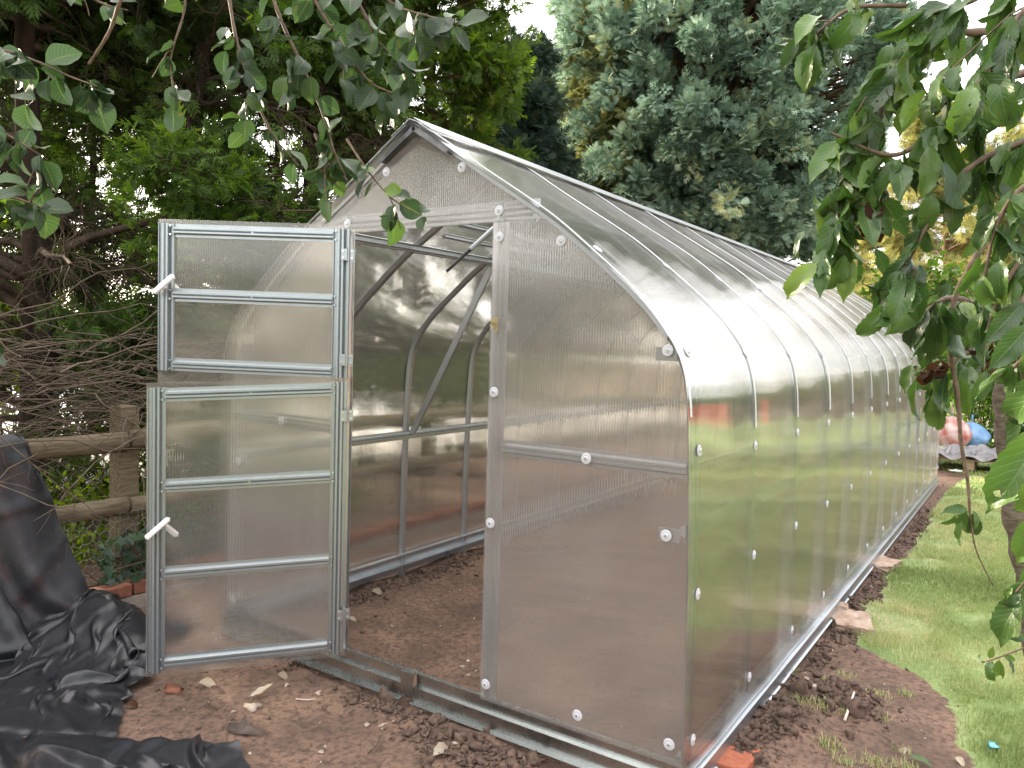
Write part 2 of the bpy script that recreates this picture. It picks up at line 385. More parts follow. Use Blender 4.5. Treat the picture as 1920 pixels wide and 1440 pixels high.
far = np.clip((np.hypot(GX-1, GY-2) - 14)/20, 0, 1); GZ = GZ*(1-far) - .03*far
nx, ny = GX.shape; idx = np.arange(nx*ny).reshape(nx, ny)
F = np.stack([idx[:-1, :-1], idx[1:, :-1], idx[1:, 1:], idx[:-1, 1:]], -1).reshape(-1, 4)
lm = lawn_mask(GX, GY)
kind = np.clip(lm/.05*.5+.5, 0, 1)                # 1 = turf, 0 = soil
me = np_mesh('ground', np.stack([GX, GY, GZ], -1), F, tint=kind)
t = NT('ground_soil_and_turf'); P = t.pos()
n1 = t.noise(3.2, 6, .65, P); n2 = t.noise(38, 6, .7, P); n3 = t.noise(260, 3, .6, P)
soil = t.ramp(n1, [(.30, (.110, .074, .056)), (.48, (.165, .109, .081)), (.62, (.225, .144, .104)), (.8, (.33, .208, .145))])
soil = t.mixc(t.ramp(n2, [(.35, (1, 1, 1)), (.55, (0, 0, 0))]), soil, (.075, .054, .045))
soil = t.mixc(t.ramp(n3, [(.66, (0, 0, 0)), (.74, (.7, .7, .7))]), soil, (.36, .28, .22))
g1 = t.noise(1.4, 5, .6, P); g2 = t.noise(55, 4, .6, P)
turf = t.ramp(g1, [(.3, (.12, .18, .06)), (.5, (.25, .32, .13)), (.72, (.40, .39, .23))])
turf = t.mixc(t.ramp(g2, [(.4, (0, 0, 0)), (.7, (.5, .5, .5))]), turf, (.12, .15, .05))
k = t.math('ADD', t.attr('tint'), t.math('MULTIPLY', t.math('SUBTRACT', t.noise(22, 4, .6, P), .5), .9))
c = t.mixc(t.ramp(k, [(.42, (0, 0, 0)), (.6, (1, 1, 1))]), soil, turf)
hgt = t.math('ADD', n2, t.math('MULTIPLY', n3, .4))
M['ground'] = t.done(t.bsdf(c, .95, 0, .12, t.bump(hgt, .6, .014)))
o = link('ground', me, M['ground'], smooth=True); tag(o, 'bare brown soil around the greenhouse running into green lawn', 'ground', kind='structure')

# soil clods (stuff) ---------------------------------------------------------------------------
def ico(sub=1):
    bm = bmesh.new(); bmesh.ops.create_icosphere(bm, subdivisions=sub, radius=1)
    V = np.array([v.co[:] for v in bm.verts]); F = np.array([[v.index for v in f.verts] for f in bm.faces]); bm.free(); return V, F
IV, IF = ico(2)
def clods(rng, P, S):
    N = len(P); V = IV[None]*np.ones((N, 1, 1))
    for q in range(3):
        d = unit(rng.normal(size=(N, 1, 3))); V = V*(1 + .32*np.sin((V*d).sum(-1, keepdims=True)*rng.uniform(2, 5, (N, 1, 1))+rng.uniform(0, 6, (N, 1, 1))))
    V = V*rng.uniform(.6, 1.2, (N, 1, 3)); V[..., 2] *= .8
    th = rng.uniform(0, 6.28, (N, 1)); c, s = np.cos(th), np.sin(th)
    X = V[..., 0]*c - V[..., 1]*s; Y = V[..., 0]*s + V[..., 1]*c
    V = np.stack([X, Y, V[..., 2]], -1)*S[:, None, None] + P[:, None]
    return V.reshape(-1, 3), (IF[None] + (np.arange(N)*len(IV))[:, None, None]).reshape(-1, 3)
rng = R_(11); pts = []
def heap(cx, cy, rx, ry, n, big=1.): 
    a = rng.normal(size=(n, 2))*.5; s = rng.lognormal(-4.95, .5, n)*big
    pts.append(np.column_stack([cx+a[:, 0]*rx, cy+a[:, 1]*ry, s]))
for h in [(1.62, -.19, .30, .12, 360, 1.0), (1.80, -.16, .25, .09, 200), (1.15, -.09, .2, .06, 170), (.55, .03, .26, .10, 260), (.30, .05, .3, .10, 130), (2.50, .72, .10, .22, 420), (2.66, 1.08, .17, .13, 330, 1.1), (2.47, 1.45, .06, .3, 260), (2.5, 1.95, .10, .25, 260), (2.48, 2.6, .08, .4, 360), (2.5, 3.4, .1, .5, 300), (2.5, 5, .09, 1.6, 500), (.13, .9, .09, .35, 260), (.13, 1.6, .09, .5, 300), (.3, 2.5, .3, .7, 200), (2.45, .40, .09, .18, 260)]: heap(*h)
n = 420; pts.append(np.column_stack([rng.uniform(-.4, 3.1, n), rng.uniform(-1.1, 3, n), rng.lognormal(-5.3, .4, n)]))
Q = np.concatenate(pts); Q = Q[lawn_mask(Q[:, 0], Q[:, 1]) < .05]
inw = (Q[:, 0] > -.03) & (Q[:, 0] < 2.42) & (np.abs(Q[:, 1]) < .035); Q = Q[~inw]
Q = Q[~((np.abs(Q[:, 0]-2.39) < .05) & (Q[:, 1] > 0))]
Pz = gz(Q[:, 0], Q[:, 1]) + Q[:, 2]*.35
V, F = clods(rng, np.column_stack([Q[:, 0], Q[:, 1], Pz]), Q[:, 2])
M['clod'] = mat_simple('soil_clod', (.062, .045, .037), (.165, .112, .085), 40, .95, .1, .6, .006)
o = link('soil_clods', np_mesh('soil_clods', V, F), M['clod'], smooth=True)
tag(o, 'loose dark crumbs and lumps of dug soil along the greenhouse base', 'soil', kind='stuff')
# pale chips and roots (stuff)
n = 430; x = rng.uniform(-.3, 3.1, n); y = rng.uniform(-1.2, 4, n); s = rng.lognormal(-5.9, .38, n)
k = (lawn_mask(x, y) < 0) & ~((np.abs(y) < .03) & (x < 2.42)); x, y, s = x[k], y[k], s[k]
V, F = clods(rng, np.column_stack([x, y, gz(x, y)+s*.3]), s)
M['chip'] = mat_simple('pale_chip', (.34, .28, .22), (.68, .63, .56), 25, .9, .2, .2)
o = link('gravel_chips', np_mesh('gravel_chips', V, F), M['chip'], smooth=True)
tag(o, 'tiny pale stone chips and shell bits strewn over the brown soil', 'gravel', kind='stuff')
n = 260; x = rng.uniform(-.3, 3.0, n); y = rng.uniform(-1.1, 3.4, n); k = (lawn_mask(x, y) < -.05) & (np.abs(y) > .06) & (np.abs(x-2.39) > .1); x, y = x[k], y[k]; n = len(x)
th = rng.uniform(0, 6.28, n); L = rng.uniform(.02, .09, n); s_ = np.linspace(-.5, .5, 6)
bend = rng.normal(0, .35, (n, 1))
px = x[:, None]+L[:, None]*(s_*np.cos(th)[:, None]-bend*s_**2*np.sin(th)[:, None]); py = y[:, None]+L[:, None]*(s_*np.sin(th)[:, None]+bend*s_**2*np.cos(th)[:, None])
pz = gz(px, py)+.003+rng.uniform(0, .008, (n, 1))*(s_+.5)
V, F = tubes(np.stack([px, py, pz], -1), np.full((n, 6), .0011)*rng.uniform(.5, 1.5, (n, 1)), 4)
o = link('root_litter', np_mesh('root_litter', V, F), M['twig_dead'])
tag(o, 'fine dead roots and stalk scraps littering the brown soil', 'litter', kind='stuff')

# grass (stuff) ---------------------------------------------------------------------------------
rng = R_(21); blades = []
def sow(n, x0, x1, y0, y1, h, wd, lo=0.0, clump=0):
    x = rng.uniform(x0, x1, n); y = rng.uniform(y0, y1, n); m = lawn_mask(x, y)
    keep = (m > lo) & (rng.random(n) < np.clip((m-lo)/.12, 0, 1)*(.35 + .9*np.clip(vnoise(x, y, 33, 2.2, 3)*2.2-.45, 0, 1)))
    # thin, worn places
    keep &= rng.random(n) < np.clip(1.3-1.6*np.clip(vnoise(x, y, 44, 2.6, 3)*4-2.0, 0, 1), .12, 1)
    x, y = x[keep], y[keep]; k = len(x)
    blades.append(np.column_stack([x, y, gz(x, y)-.004, h*rng.uniform(.5, 1.35, k)*(.6+.8*vnoise(x, y, 35, 4, 2)), np.full(k, wd)*rng.uniform(.7, 1.4, k), vnoise(x, y, 36, 1.5, 4)]))
sow(90000, 2.45, 4.0, .5, 3.0, .036, .0028)
sow(120000, 2.4, 5.2, 3.0, 6.5, .038, .0045)
sow(90000, 2.3, 7.0, 6.5, 11, .045, .009)
def tuft(cx, cy, r, n, h=.03):
    a = rng.normal(size=(n, 2))*r*.5; x = cx+a[:, 0]; y = cy+a[:, 1]
    blades.append(np.column_stack([x, y, gz(x, y)-.003, h*rng.uniform(.5, 1.4, n), rng.uniform(.0018, .0034, n), rng.uniform(.3, .95, n)]))
for u, v, r, n_ in [(1500, 1330, .07, 140), (1540, 1335, .05, 90), (1555, 1400, .05, 120), (1700, 1300, .04, 70), (1650, 1310, .05, 80), (1585, 1265, .05, 60), (1640, 1425, .06, 120), (1490, 1265, .04, 50), (1580, 1425, .04, 70), (1700, 1435, .05, 90), (1540, 1290, .03, 40), (1660, 1350, .03, 30), (1690, 1405, .03, 30), (1585, 1345, .025, 40), (1640, 1200, .05, 60)]:
    g = gnd(u, v); tuft(g[0], g[1], r, n_)
B = np.concatenate(blades); n = len(B); th = rng.uniform(0, 6.28, n)
d = np.stack([np.cos(th), np.sin(th), 0*th], -1); sdv = np.stack([-np.sin(th), np.cos(th), 0*th], -1)*B[:, 4:5]*.5
b0 = B[:, :3]; lean = rng.uniform(.1, .9, (n, 1)); H = B[:, 3:4]; up = np.array([0, 0, 1.])
mid = b0 + d*H*lean*.35 + up*H*.6; tip = b0 + d*H*lean + up*H*(1-.35*lean)
V = np.stack([b0-sdv, b0+sdv, mid+sdv*.8, mid-sdv*.8, tip], 1).reshape(-1, 3)
i = (np.arange(n)*5)[:, None]; tint = np.repeat(np.clip(B[:, 5]*1.3-.15+rng.normal(0, .16, n), 0, 1), 5)
o = link('lawn_grass', np_mesh('lawn_grass', V, [i+np.array([[0, 1, 2, 3]]), i+np.array([[3, 2, 4]])], tint), M['grass'])
tag(o, 'short mown lawn grass with worn yellowish patches', 'grass', kind='stuff')
# ================================================================== GREENHOUSE
BAY = .6416; NB = 12; LEN = BAY*NB; OV = .05
HALF = [(1.199, .0), (1.199, .105), (1.199, .347), (1.191, .873), (1.175, 1.215), (1.163, 1.335), (1.149, 1.400), (1.123, 1.462), (1.084, 1.520), (1.036, 1.580), (.976, 1.640), (.895, 1.711), (.790, 1.797), (.680, 1.884), (.566, 1.962), (.30, 2.128), (.128, 2.240), (0., 2.318)]
PR = smooth_path([(a, 0, b) for a, b in HALF], 90)[:, [0, 2]]
PR = PR[PR[:, 1] > .06]
pt = np.gradient(PR, axis=0); pt = unit(pt); PN = np.column_stack([pt[:, 1], -pt[:, 0]])     # outward (dx, z)
PS = np.concatenate([[0], np.cumsum(np.linalg.norm(np.diff(PR, axis=0), axis=1))])
def prof_x(z): return np.interp(z, PR[:, 1], PR[:, 0])
def prof_at(z):
    return np.interp(z, PR[:, 1], PR[:, 0]), np.interp(z, PR[:, 1], PN[:, 0]), np.interp(z, PR[:, 1], PN[:, 1])
GH = empty('greenhouse', (1.2, 0, 0))
tag(GH, 'half-built greenhouse of clear ribbed sheets on a galvanised frame with its split door swung open', 'greenhouse')
GH.location = (0, 0, 0)
HAT = [(-.027, 0), (-.027, .003), (-.017, .003), (-.011, .018), (-.004, .018), (0, .012), (.004, .018), (.011, .018), (.017, .003), (.027, .003), (.027, 0)]
def hat(w, h): return [(a*w/.054, b*h/.018) for a, b in HAT]

# side sheets ------------------------------------------------------------------
def side_sheet(sgn, y0, y1):
    ny_ = max(2, int(round((y1-y0)/BAY*10))); ys = np.linspace(y0, y1, ny_+1)
    Yg, I = np.meshgrid(ys, np.arange(len(PR)), indexing='ij')
    d = .007*np.sin(PI*np.clip(Yg/BAY, 0, NB) % PI)**2*np.sin(PI*np.clip(PR[I, 1]/1.45, 0, 1)) + .0035*np.sin(PI*Yg/BAY % PI)**2
    d += (vnoise(Yg, PS[I], 77 if sgn > 0 else 78, .9, 3)-.5)*.012
    off = .006 + d
    X = 1.2 + sgn*(PR[I, 0] + PN[I, 0]*off); Z = PR[I, 1] + PN[I, 1]*off
    n, m = Yg.shape; id_ = np.arange(n*m).reshape(n, m)
    F = np.stack([id_[:-1, :-1], id_[1:, :-1], id_[1:, 1:], id_[:-1, 1:]], -1).reshape(-1, 4)
    V = np.stack([X, Yg, Z], -1); uv = np.column_stack([Yg.ravel(), PS[I].ravel()])
    me = np_mesh('side_sheet', V, F, uv=uv)
    # outside of the right wall faces out; the left wall is seen from inside
    return link('side_sheet', me, M['poly_side'] if sgn > 0 else M['poly_left'], GH, True)
M['poly_left'] = mat_poly('polycarbonate_left', (.84, .83, .78), .10, .12, .20, .02, .07, refl=.10)
for sgn in (1, -1):
    for q in range(4): side_sheet(sgn, -OV if q == 0 else q*3*BAY+.001, (q+1)*3*BAY-.001)

# flat sheets --------------------------------------------------------------------
def flat_sheet(name, poly, y, mat):
    V = np.array([(x, y, z) for x, z in poly]); 
    return link(name, np_mesh(name, V, np.array([list(range(len(V)))]), uv=V[:, [0, 2]]), mat, GH)
def arc_pts(z0, z1, sgn, n=30):
    zz = np.linspace(z0, z1, n); return [(1.2 + sgn*(prof_x(z)-.008), z) for z in zz]
YS = -.010
flat_sheet('front_sheet', [(1.572, .100)] + arc_pts(.100, 1.918, 1) + [(1.572, 1.918)], YS, M['poly_front'])
flat_sheet('front_sheet', arc_pts(.100, 1.918, -1)[::-1] + [(.20, .10), (.828, .100), (.828, 1.918)], YS, M['poly_front'])
flat_sheet('gable_sheet', arc_pts(1.921, 2.305, 1) + arc_pts(1.921, 2.305, -1)[::-1], YS-.001, M['poly_front'])
flat_sheet('back_sheet', arc_pts(.10, 2.305, 1, 50) + arc_pts(.10, 2.305, -1, 50)[::-1], LEN+.035, M['poly_front'])

# arches ---------------------------------------------------------------------------
secA = [(-.024, 0), (-.024, .002), (-.013, .020), (.013, .020), (.024, .002), (.024, 0), (.016, 0), (.009, .014), (-.009, .014), (-.016, 0)]
Ai = np.arange(0, len(PR), 2)
for k in range(NB+1):
    y = min(max(k*BAY, .026), LEN-.0)
    mb = MB()
    for sgn in (1, -1):
        pts = [(1.2+sgn*(PR[i, 0]-.002*PN[i, 0]), y, PR[i, 1]-.002*PN[i, 1]) for i in Ai]
        pts = [(pts[0][0], y, -.06)] + pts
        outs = [(-sgn*PN[i, 0], 0, -PN[i, 1]) for i in Ai]; outs = [outs[0]] + outs
        mb.sweep(pts, outs, (0, 1, 0), secA)
    for z_ in np.arange(.25, 2.2, .23):                     # bolt heads on the inner face
        dx, nx_, nz_ = prof_at(z_)
        mb.disc((1.2-(dx-.022*nx_), y+.017, z_-.0*nz_), (1, 0, 0), .005, .004, 6)
    mb.build('arch', M['metal_dull'], GH)

# long rails -----------------------------------------------------------------------
def rail(name, p0, p1, out, sec, mat='metal'):
    mb = MB(); mb.bar(p0, p1, out, sec); return mb.build(name, M[mat], GH)
for sgn in (1, -1):
    rail('purlin', (1.2+sgn*(1.191-.024), .0, .875), (1.2+sgn*(1.191-.024), LEN, .875), (-sgn, 0, 0), hat(.056, .022))
    dx, nx_, nz_ = prof_at(1.955)
    rail('purlin', (1.2+sgn*(dx-.024*nx_), .0, 1.955-.024*nz_), (1.2+sgn*(dx-.024*nx_), LEN, 1.955-.024*nz_), (-sgn*nx_, 0, -nz_), hat(.06, .022))
rail('ridge_purlin', (1.2, 0, 2.285), (1.2, LEN, 2.285), (0, 0, -1), hat(.05, .022), 'metal_dull')
# roof vent frame and its opener on the left slope
vt = empty('roof_vent'); vt.parent = GH
for zz in (2.03, 2.085):
    dx, nx_, nz_ = prof_at(zz); mb = MB(); mb.bar((1.2-(dx-.03*nx_), .70, zz-.03*nz_), (1.2-(dx-.03*nx_), 1.95, zz-.03*nz_), (nx_, 0, -nz_), hat(.034, .016)); mb.build('vent_rail', M['metal'], vt)
p0, p1 = at(930, 424, 3.9), at(838, 508, 3.7); mb = MB()
pm = p0*.45+p1*.55
th_ = np.linspace(0, 2*PI, 9)[:-1]
def round_sec(r, n=8): return [(r*math.cos(a), r*math.sin(a)) for a in np.linspace(0, 2*PI, n+1)[:-1]]
mb.bar(p0, pm, (0, 0, 1), round_sec(.013)); mb.build('opener_cylinder', M['metal_dull'], vt)
mb = MB(); mb.bar(pm, p1, (0, 0, 1), round_sec(.0085)); mb.build('opener_rod', M['black_rod'], vt)
mb = MB(); q = p0+np.array([-.02, .05, .02]); mb.bar(q, q*.5+(pm+np.array([-.03, .06, .02]))*.5, (0, 0, 1), [(-.012, -.004), (.012, -.004), (.012, .004), (-.012, .004)]); mb.build('opener_bracket', M['metal_dull'], vt)
rail('brace', (.058, 1.283+.02, .885), (.655, 1.283+.02, 1.945), (0, -1, 0), [(-.020, 0), (-.020, .012), (.020, .012), (.020, 0)], 'metal_dull')

# front frame -----------------------------------------------------------------------
for x in (.80, 1.60): rail('door_post', (x, 0.012, -.05), (x, .012, 1.99), (0, -1, 0), hat(.070, .016), 'metal_dull' if x > 1 else 'metal')
rail('header', (.635, .012, 1.958), (1.765, .012, 1.958), (0, -1, 0), hat(.075, .015), 'metal_dull')
for a, b in ((1.637, 2.36), (.03, .763)): rail('front_rail', (a, .012, 1.078), (b, .012, 1.078), (0, -1, 0), hat(.062, .016), 'metal_dull')
# end arch cleats on the front: short tabs under the edge washers
for x, z in ((2.305, .857), (2.27, 1.45), (.095, .857), (.13, 1.45)): 
    mb = MB(); mb.box((x-.03, -.002, z-.022), (x+.045, .006, z+.022)); mb.build('cleat', M['metal_dull'], GH)

# base frame -------------------------------------------------------------------------
SEC = [(.014, .110), (-.006, .110), (-.006, .064), (-.026, .061), (-.026, .006), (-.054, .004), (-.054, 0), (-.022, 0), (-.022, .056), (-.003, .060), (-.003, .107), (.014, .107)]
SEC2 = [(a if a > -.05 else -.034, b) for a, b in SEC]
def base(p0, p1, inward, SEC=SEC):
    p0 = np.array(p0); p1 = np.array(p1); inn = np.array(inward, float); n = len(SEC)
    A = [p0+inn*a+np.array([0, 0, b]) for a, b in SEC]; B = [p1+inn*a+np.array([0, 0, b]) for a, b in SEC]
    return A+B, [(i, (i+1) % n, n+(i+1) % n, n+i) for i in range(n)] + [tuple(range(n))[::-1], tuple(range(n, 2*n))]
for nm, p0, p1, inn in (('front', (1.25, 0, 0), (2.40, 0, 0), (0, 1, 0)), ('front', (0, 0, 0), (1.192, 0, 0), (0, 1, 0)),
                        ('back', (0, LEN, 0), (2.4, LEN, 0), (0, -1, 0))):
    mb = MB(); mb.add(*base(p0, p1, inn)); mb.build('base_rail', M['metal_base'], GH)
for q in range(4):
    for sgn in (1, -1):
        x = 1.2+sgn*1.196; ya, yb = q*3*BAY+.002 + (.03 if q == 0 else 0), (q+1)*3*BAY-.002
        mb = MB(); mb.add(*base((x, ya, 0), (x, yb, 0), (-sgn, 0, 0), SEC2))
        # inner ledges of the channel
        mb.box((x-sgn*.040 if sgn > 0 else x+.004, ya, .112), (x-.004 if sgn > 0 else x+.040, yb, .117))
        mb.box((x-sgn*.046 if sgn > 0 else x+.004, ya, .050), (x-.004 if sgn > 0 else x+.046, yb, .055))
        mb.box((x-.0065 if sgn > 0 else x+.0035, ya, .002), (x-.0035 if sgn > 0 else x+.0065, yb, .112))
        mb.build('base_rail', M['metal'], GH)
mb = MB(); mb.box((1.185, -.031, .012), (1.252, -.0275, .112)); mb.box((1.185, -.031, .1122), (1.252, .014, .1147)); mb.build('joint_plate', M['metal_base'], GH)
for x, y in [(.62, -.010), (1.70, -.010), (2.385, .45)] + [(2.392, .45+1.28*i) for i in range(1, 6)] + [(.02, .45+1.28*i) for i in range(6)]:
    mb = MB(); mb.box((x-.018, y-.003, -.30), (x+.018, y, .05)); mb.box((x-.018, y, -.30), (x-.015, y+.03, .05)); mb.build('ground_stake', M['metal_dull'], GH)

# washers and screws -------------------------------------------------------------------
WM = bpy.data.meshes.new('washer')
def washer(c, nrm):
    mb = MB(); nrm = np.array(nrm, float); c = np.array(c, float)
    mb.disc(c, nrm, .0198, .003, 20, 0, .0175); mb.disc(c+nrm*.003, nrm, .009, .003, 12, 0, .007); mb.disc(c+nrm*.006, nrm, .0042, .0025, 6, 1)
    return mb.build('washer', [M['washer'], M['screw']], GH)
YF = YS-.0025
for x, z in [(.80, 1.2854), (1.60, 1.2854), (.80, .7888), (1.60, .7888), (.80, .165), (1.60, .165), (2.0, .163), (2.345, .168), (.062, .165),
             (2.305, .857), (2.285, 1.462), (.095, .857), (2.0, 1.078), (.40, 1.078), (.81, 1.9587), (1.60, 1.9587), (1.605, 1.862), (1.87, 1.835), (1.03, 2.155), (1.42, 2.135)]:
    washer((x, YF, z), (0, -1, 0))
for k in range(NB+1):
    y = k*BAY if k else .034
    for z in ((1.10 if k else 1.14), .671, .184, 1.455, 1.80):
        dx, nx_, nz_ = prof_at(z); washer((1.2+dx+nx_*.009, y, z+nz_*.009), (nx_, 0, nz_))

# edge trims, ridge, arch strips -------------------------------------------------------
def strip(name, y0, y1, z0, z1, off, mat, sgn=1, th=.003, par=GH):
    ii = np.where((PR[:, 1] >= z0) & (PR[:, 1] <= z1))[0]; A = []
    for i in ii:
        for y in (y0, y1):
            for o_ in (off, off+th): A.append((1.2+sgn*(PR[i, 0]+PN[i, 0]*o_), y, PR[i, 1]+PN[i, 1]*o_))
    n = len(ii); F = []
    for a in range(n-1):
        b = a*4; c = b+4; F += [(b, c, c+2, b+2), (b+1, b+3, c+3, c+1), (b, b+1, c+1, c), (b+2, c+2, c+3, b+3)]
    F += [(0, 2, 3, 1), ((n-1)*4, (n-1)*4+1, (n-1)*4+3, (n-1)*4+2)]
    mb = MB(); mb.add(A, F); return mb.build(name, mat, par, smooth=False)
t = NT('clear_strip'); a_ = t.bsdf((.80, .83, .86), .12, 0, .6); b_ = t.n('BsdfTransparent'); b_.inputs[0].default_value = (.9, .92, .92, 1)
M['clear_strip'] = t.done(t.mixs(.22, a_, b_.outputs[0]))
for k in range(1, NB):  # wide strips on sheet joints, narrow ones added over the arches between
    w_ = .010 if k % 3 == 0 else .0045; strip('arch_strip', k*BAY-w_, k*BAY+w_, 1.12, 2.3, .0165 if k % 3 == 0 else .0105, M['clear_strip'])
for sgn in (1, -1): strip('edge_trim', -OV-.003, -OV+.006, 1.25, 2.31, .015, M['clear_strip'] if sgn > 0 else M['metal_dull'], sgn)
M['dark_cap'] = mat_metal('dark_cap', (.06, .06, .062), .5, .4)
for sgn in (1, -1):
    strip('ridge_cap', -OV-.006, LEN+.05, 2.245 if sgn > 0 else 2.25, 2.4, .022, M['metal_dull'], sgn)
    mb = MB()      # dark end gusset under the ridge
    ii = np.where(PR[:, 1] > 2.20)[0]
    A = [(1.2+sgn*(PR[i, 0]-.0*PN[i, 0]), -OV+.004, PR[i, 1]-.004) for i in ii] + [(1.2+sgn*(PR[i, 0]-.018*PN[i, 0]), -OV+.004, PR[i, 1]-.022) for i in ii]
    m_ = len(ii); mb.add(A, [(i, i+1, m_+i+1, m_+i) for i in range(m_-1)])
    A2 = [(a, -YS*0-.013, c) for a, b, c in A]; mb.add(A2, [(i, i+1, m_+i+1, m_+i) for i in range(m_-1)])
    mb.add([A[i] for i in range(m_, 2*m_)] + [A2[i] for i in range(m_, 2*m_)], [(i, i+1, m_+i+1, m_+i) for i in range(m_-1)])
    mb.build('ridge_end', M['dark_cap'], GH)
# dark edge profile under each rake of the gable
for sgn in (1, -1):
    mb = MB(); ii = np.where((PR[:, 1] > 1.50))[0][::2]
    A = []
    for i in ii:
        for y, o_ in ((-.014, -.004), (-.014, -.018), (-.018, -.018), (-.018, -.004)): A.append((1.2+sgn*(PR[i, 0]+PN[i, 0]*o_), y, PR[i, 1]+PN[i, 1]*o_))
    n = len(ii); mb.add(A, [(a*4+j, a*4+(j+1) % 4, a*4+4+(j+1) % 4, a*4+4+j) for a in range(n-1) for j in range(4)])
    mb.build('gable_edge', M['metal_dull'], GH)
# catch on the right post
mb = MB(); z = 1.545; mb.box((1.600, -.034, z-.02), (1.622, -.029, z+.02)); mb.box((1.604, -.034, z-.012), (1.609, -.058, z+.006)); mb.box((1.604, -.058, z-.004), (1.628, -.052, z+.003)); mb.disc((1.626, -.040, z-.030), (0, -1, 0), .009, .008, 12)
mb.build('catch', M['brass'], GH)

# the two door leaves ---------------------------------------------------------------------
def door(zb, h, wd, ang, rack, rails, hz, hinges):
    D = empty('door'); D.parent = GH
    D.matrix_local = Matrix.Translation((.862, -.048, zb)) @ Matrix.Rotation(math.radians(180+ang), 4, 'Z')
    nx_ = 24; V = np.array([(x, 0, z) for x, z in [(-.012, -(.022 if h > 1 else .055)), (wd+.012, -(.022 if h > 1 else .055)), (wd+.012, h+.020), (-.012, h+.020)]])
    link('door_sheet', np_mesh('door_sheet', V, np.array([[0, 1, 2, 3]]), uv=V[:, [0, 2]]), M['poly_door'], D)
    for x in (.030, wd-.030):
        mb = MB(); mb.bar((x, .003, 0), (x, .003, h), (0, 1, 0), hat(.062, .024))
        mb.box((x-.034, .003, .0), (x-.0315, .016, h)); mb.box((x+.0315, .003, 0), (x+.034, .016, h))
        for z_ in np.linspace(.04, h-.04, 7): mb.disc((x+.020, .010, z_), (0, 1, 0), .0035, .003, 6)
        st = mb.build('stile', M['metal_door'], D)
    for r in rails:
        mb = MB(); mb.bar((.064, .004, r), (wd-.064, .004, r), (0, 1, 0), hat(.056, .022))
        mb.build('door_rail', M['metal_door'], D)
        for x in (.052, wd*.5, wd-.052):
            for s_ in ((0,) if abs(x-wd*.5) < .01 else (-.018, .018)):
                mb = MB(); mb.disc((x, .018 if s_ == 0 else .021, r+s_), (0, 1, 0), .0055, .005, 8, 0, .004); mb.build('bolt', M['screw'], D)
    for yy, a, b in ((.058, (wd-.004, hz-.030), (wd-.084, hz+.040)), (-.030, (wd-.032, hz+.012), (wd-.100, hz-.050))):
        mb = MB(); a3 = np.array([a[0], yy, a[1]]); b3 = np.array([b[0], yy, b[1]]); d_ = unit(b3-a3)
        sec = [(-.011, -.005), (-.011, .005), (-.007, .009), (.007, .009), (.011, .005), (.011, -.005), (.006, -.008), (-.006, -.008)]
        mb.bar(a3, b3, (0, 1, 0), sec); mb.disc(a3-d_*0+np.array([0, 0, 0]), -d_, .0085, .006, 12, 0, .003); mb.disc(b3, d_, .0085, .006, 12, 0, .003)
        e = a3*.72+b3*.28; mb.disc(np.array([e[0], .0 if yy > 0 else yy, e[2]]), (0, 1, 0), .008, abs(yy), 12)
        mb.build('handle', M['white_plastic'], D, smooth=False)
    for z_ in hinges:
        hg = MB(); zz = z_-zb
        hg.box((-.028, .018, zz-.024), (-.004, .0205, zz+.024)); hg.box((.0, .0285, zz-.024), (.026, .031, zz+.024))
        hg.bar((-.003, .024, zz-.028), (-.003, .024, zz+.028), (0, 1, 0), round_sec(.006))
        for xx in (-.018, .016):
            for s_ in (-.014, .014): hg.disc((xx, .0205 if xx < 0 else .031, zz+s_), (0, 1, 0), .0052, .004, 8, 1, .004)
        hg.build('hinge', [M['metal_door'], M['screw']], D)
    for ch in D.children:                                    # the thin frame has racked: rails slope, stiles stay upright
        for v in ch.data.vertices: v.co.z -= rack*v.co.x
    return D
d1 = door(.122, 1.165, .775, 47, .050, [.035, .405, .765, 1.135], .60, [.29, 1.144])
tag(d1, 'lower door leaf, three panes high, hanging out a little further')
d2 = door(1.300, .625, .818, 30, -.012, [.028, .325, .597], .36, [1.379, 1.818])
tag(d2, 'upper door leaf with two panes')
# ================================================================== FENCE, EDGING
FX = -.92
fe = empty('rail_fence', (FX, 0, 0)); fe.location = (0, 0, 0)
tag(fe, 'weathered post and rail fence of half-round timber with wire netting below', 'fence')
rng = R_(31)
def log_rail(name, p0, p1, r, parent, mat, flat=.62, n=26):
    p0 = np.array(p0, float); p1 = np.array(p1, float); L = np.linalg.norm(p1-p0); t_ = (p1-p0)/L
    a = unit(np.cross(t_, [0, 0, 1.])); b = np.cross(a, t_); V = []; m = 12
    for i in range(n):
        s = i/(n-1); c = p0+(p1-p0)*s + np.array([0, 0, .006*math.sin(s*9)])
        for j in range(m):
            th = 2*PI*j/m; rr = r*(1+.05*math.sin(3*th+s*7)+.04*math.sin(s*31+th*2))
            V.append(c + a*rr*math.cos(th)*flat + b*rr*math.sin(th))
    F = [(i*m+j, i*m+(j+1) % m, (i+1)*m+(j+1) % m, (i+1)*m+j) for i in range(n-1) for j in range(m)] + [tuple(range(m))[::-1], tuple(range((n-1)*m, n*m))]
    mb = MB(); mb.add(V, F); return mb.build(name, mat, parent, smooth=True)
for ya, yb in ((-2.6, -.02), (.0, 2.3), (2.32, 4.6), (4.62, 7.0)):
    log_rail('rail', (FX+.05, ya, .875), (FX+.05, yb, .86), .055, fe, M['wood_fence'])
    log_rail('rail', (FX+.05, ya, .50), (FX+.05, yb, .505), .05, fe, M['wood_fence'])
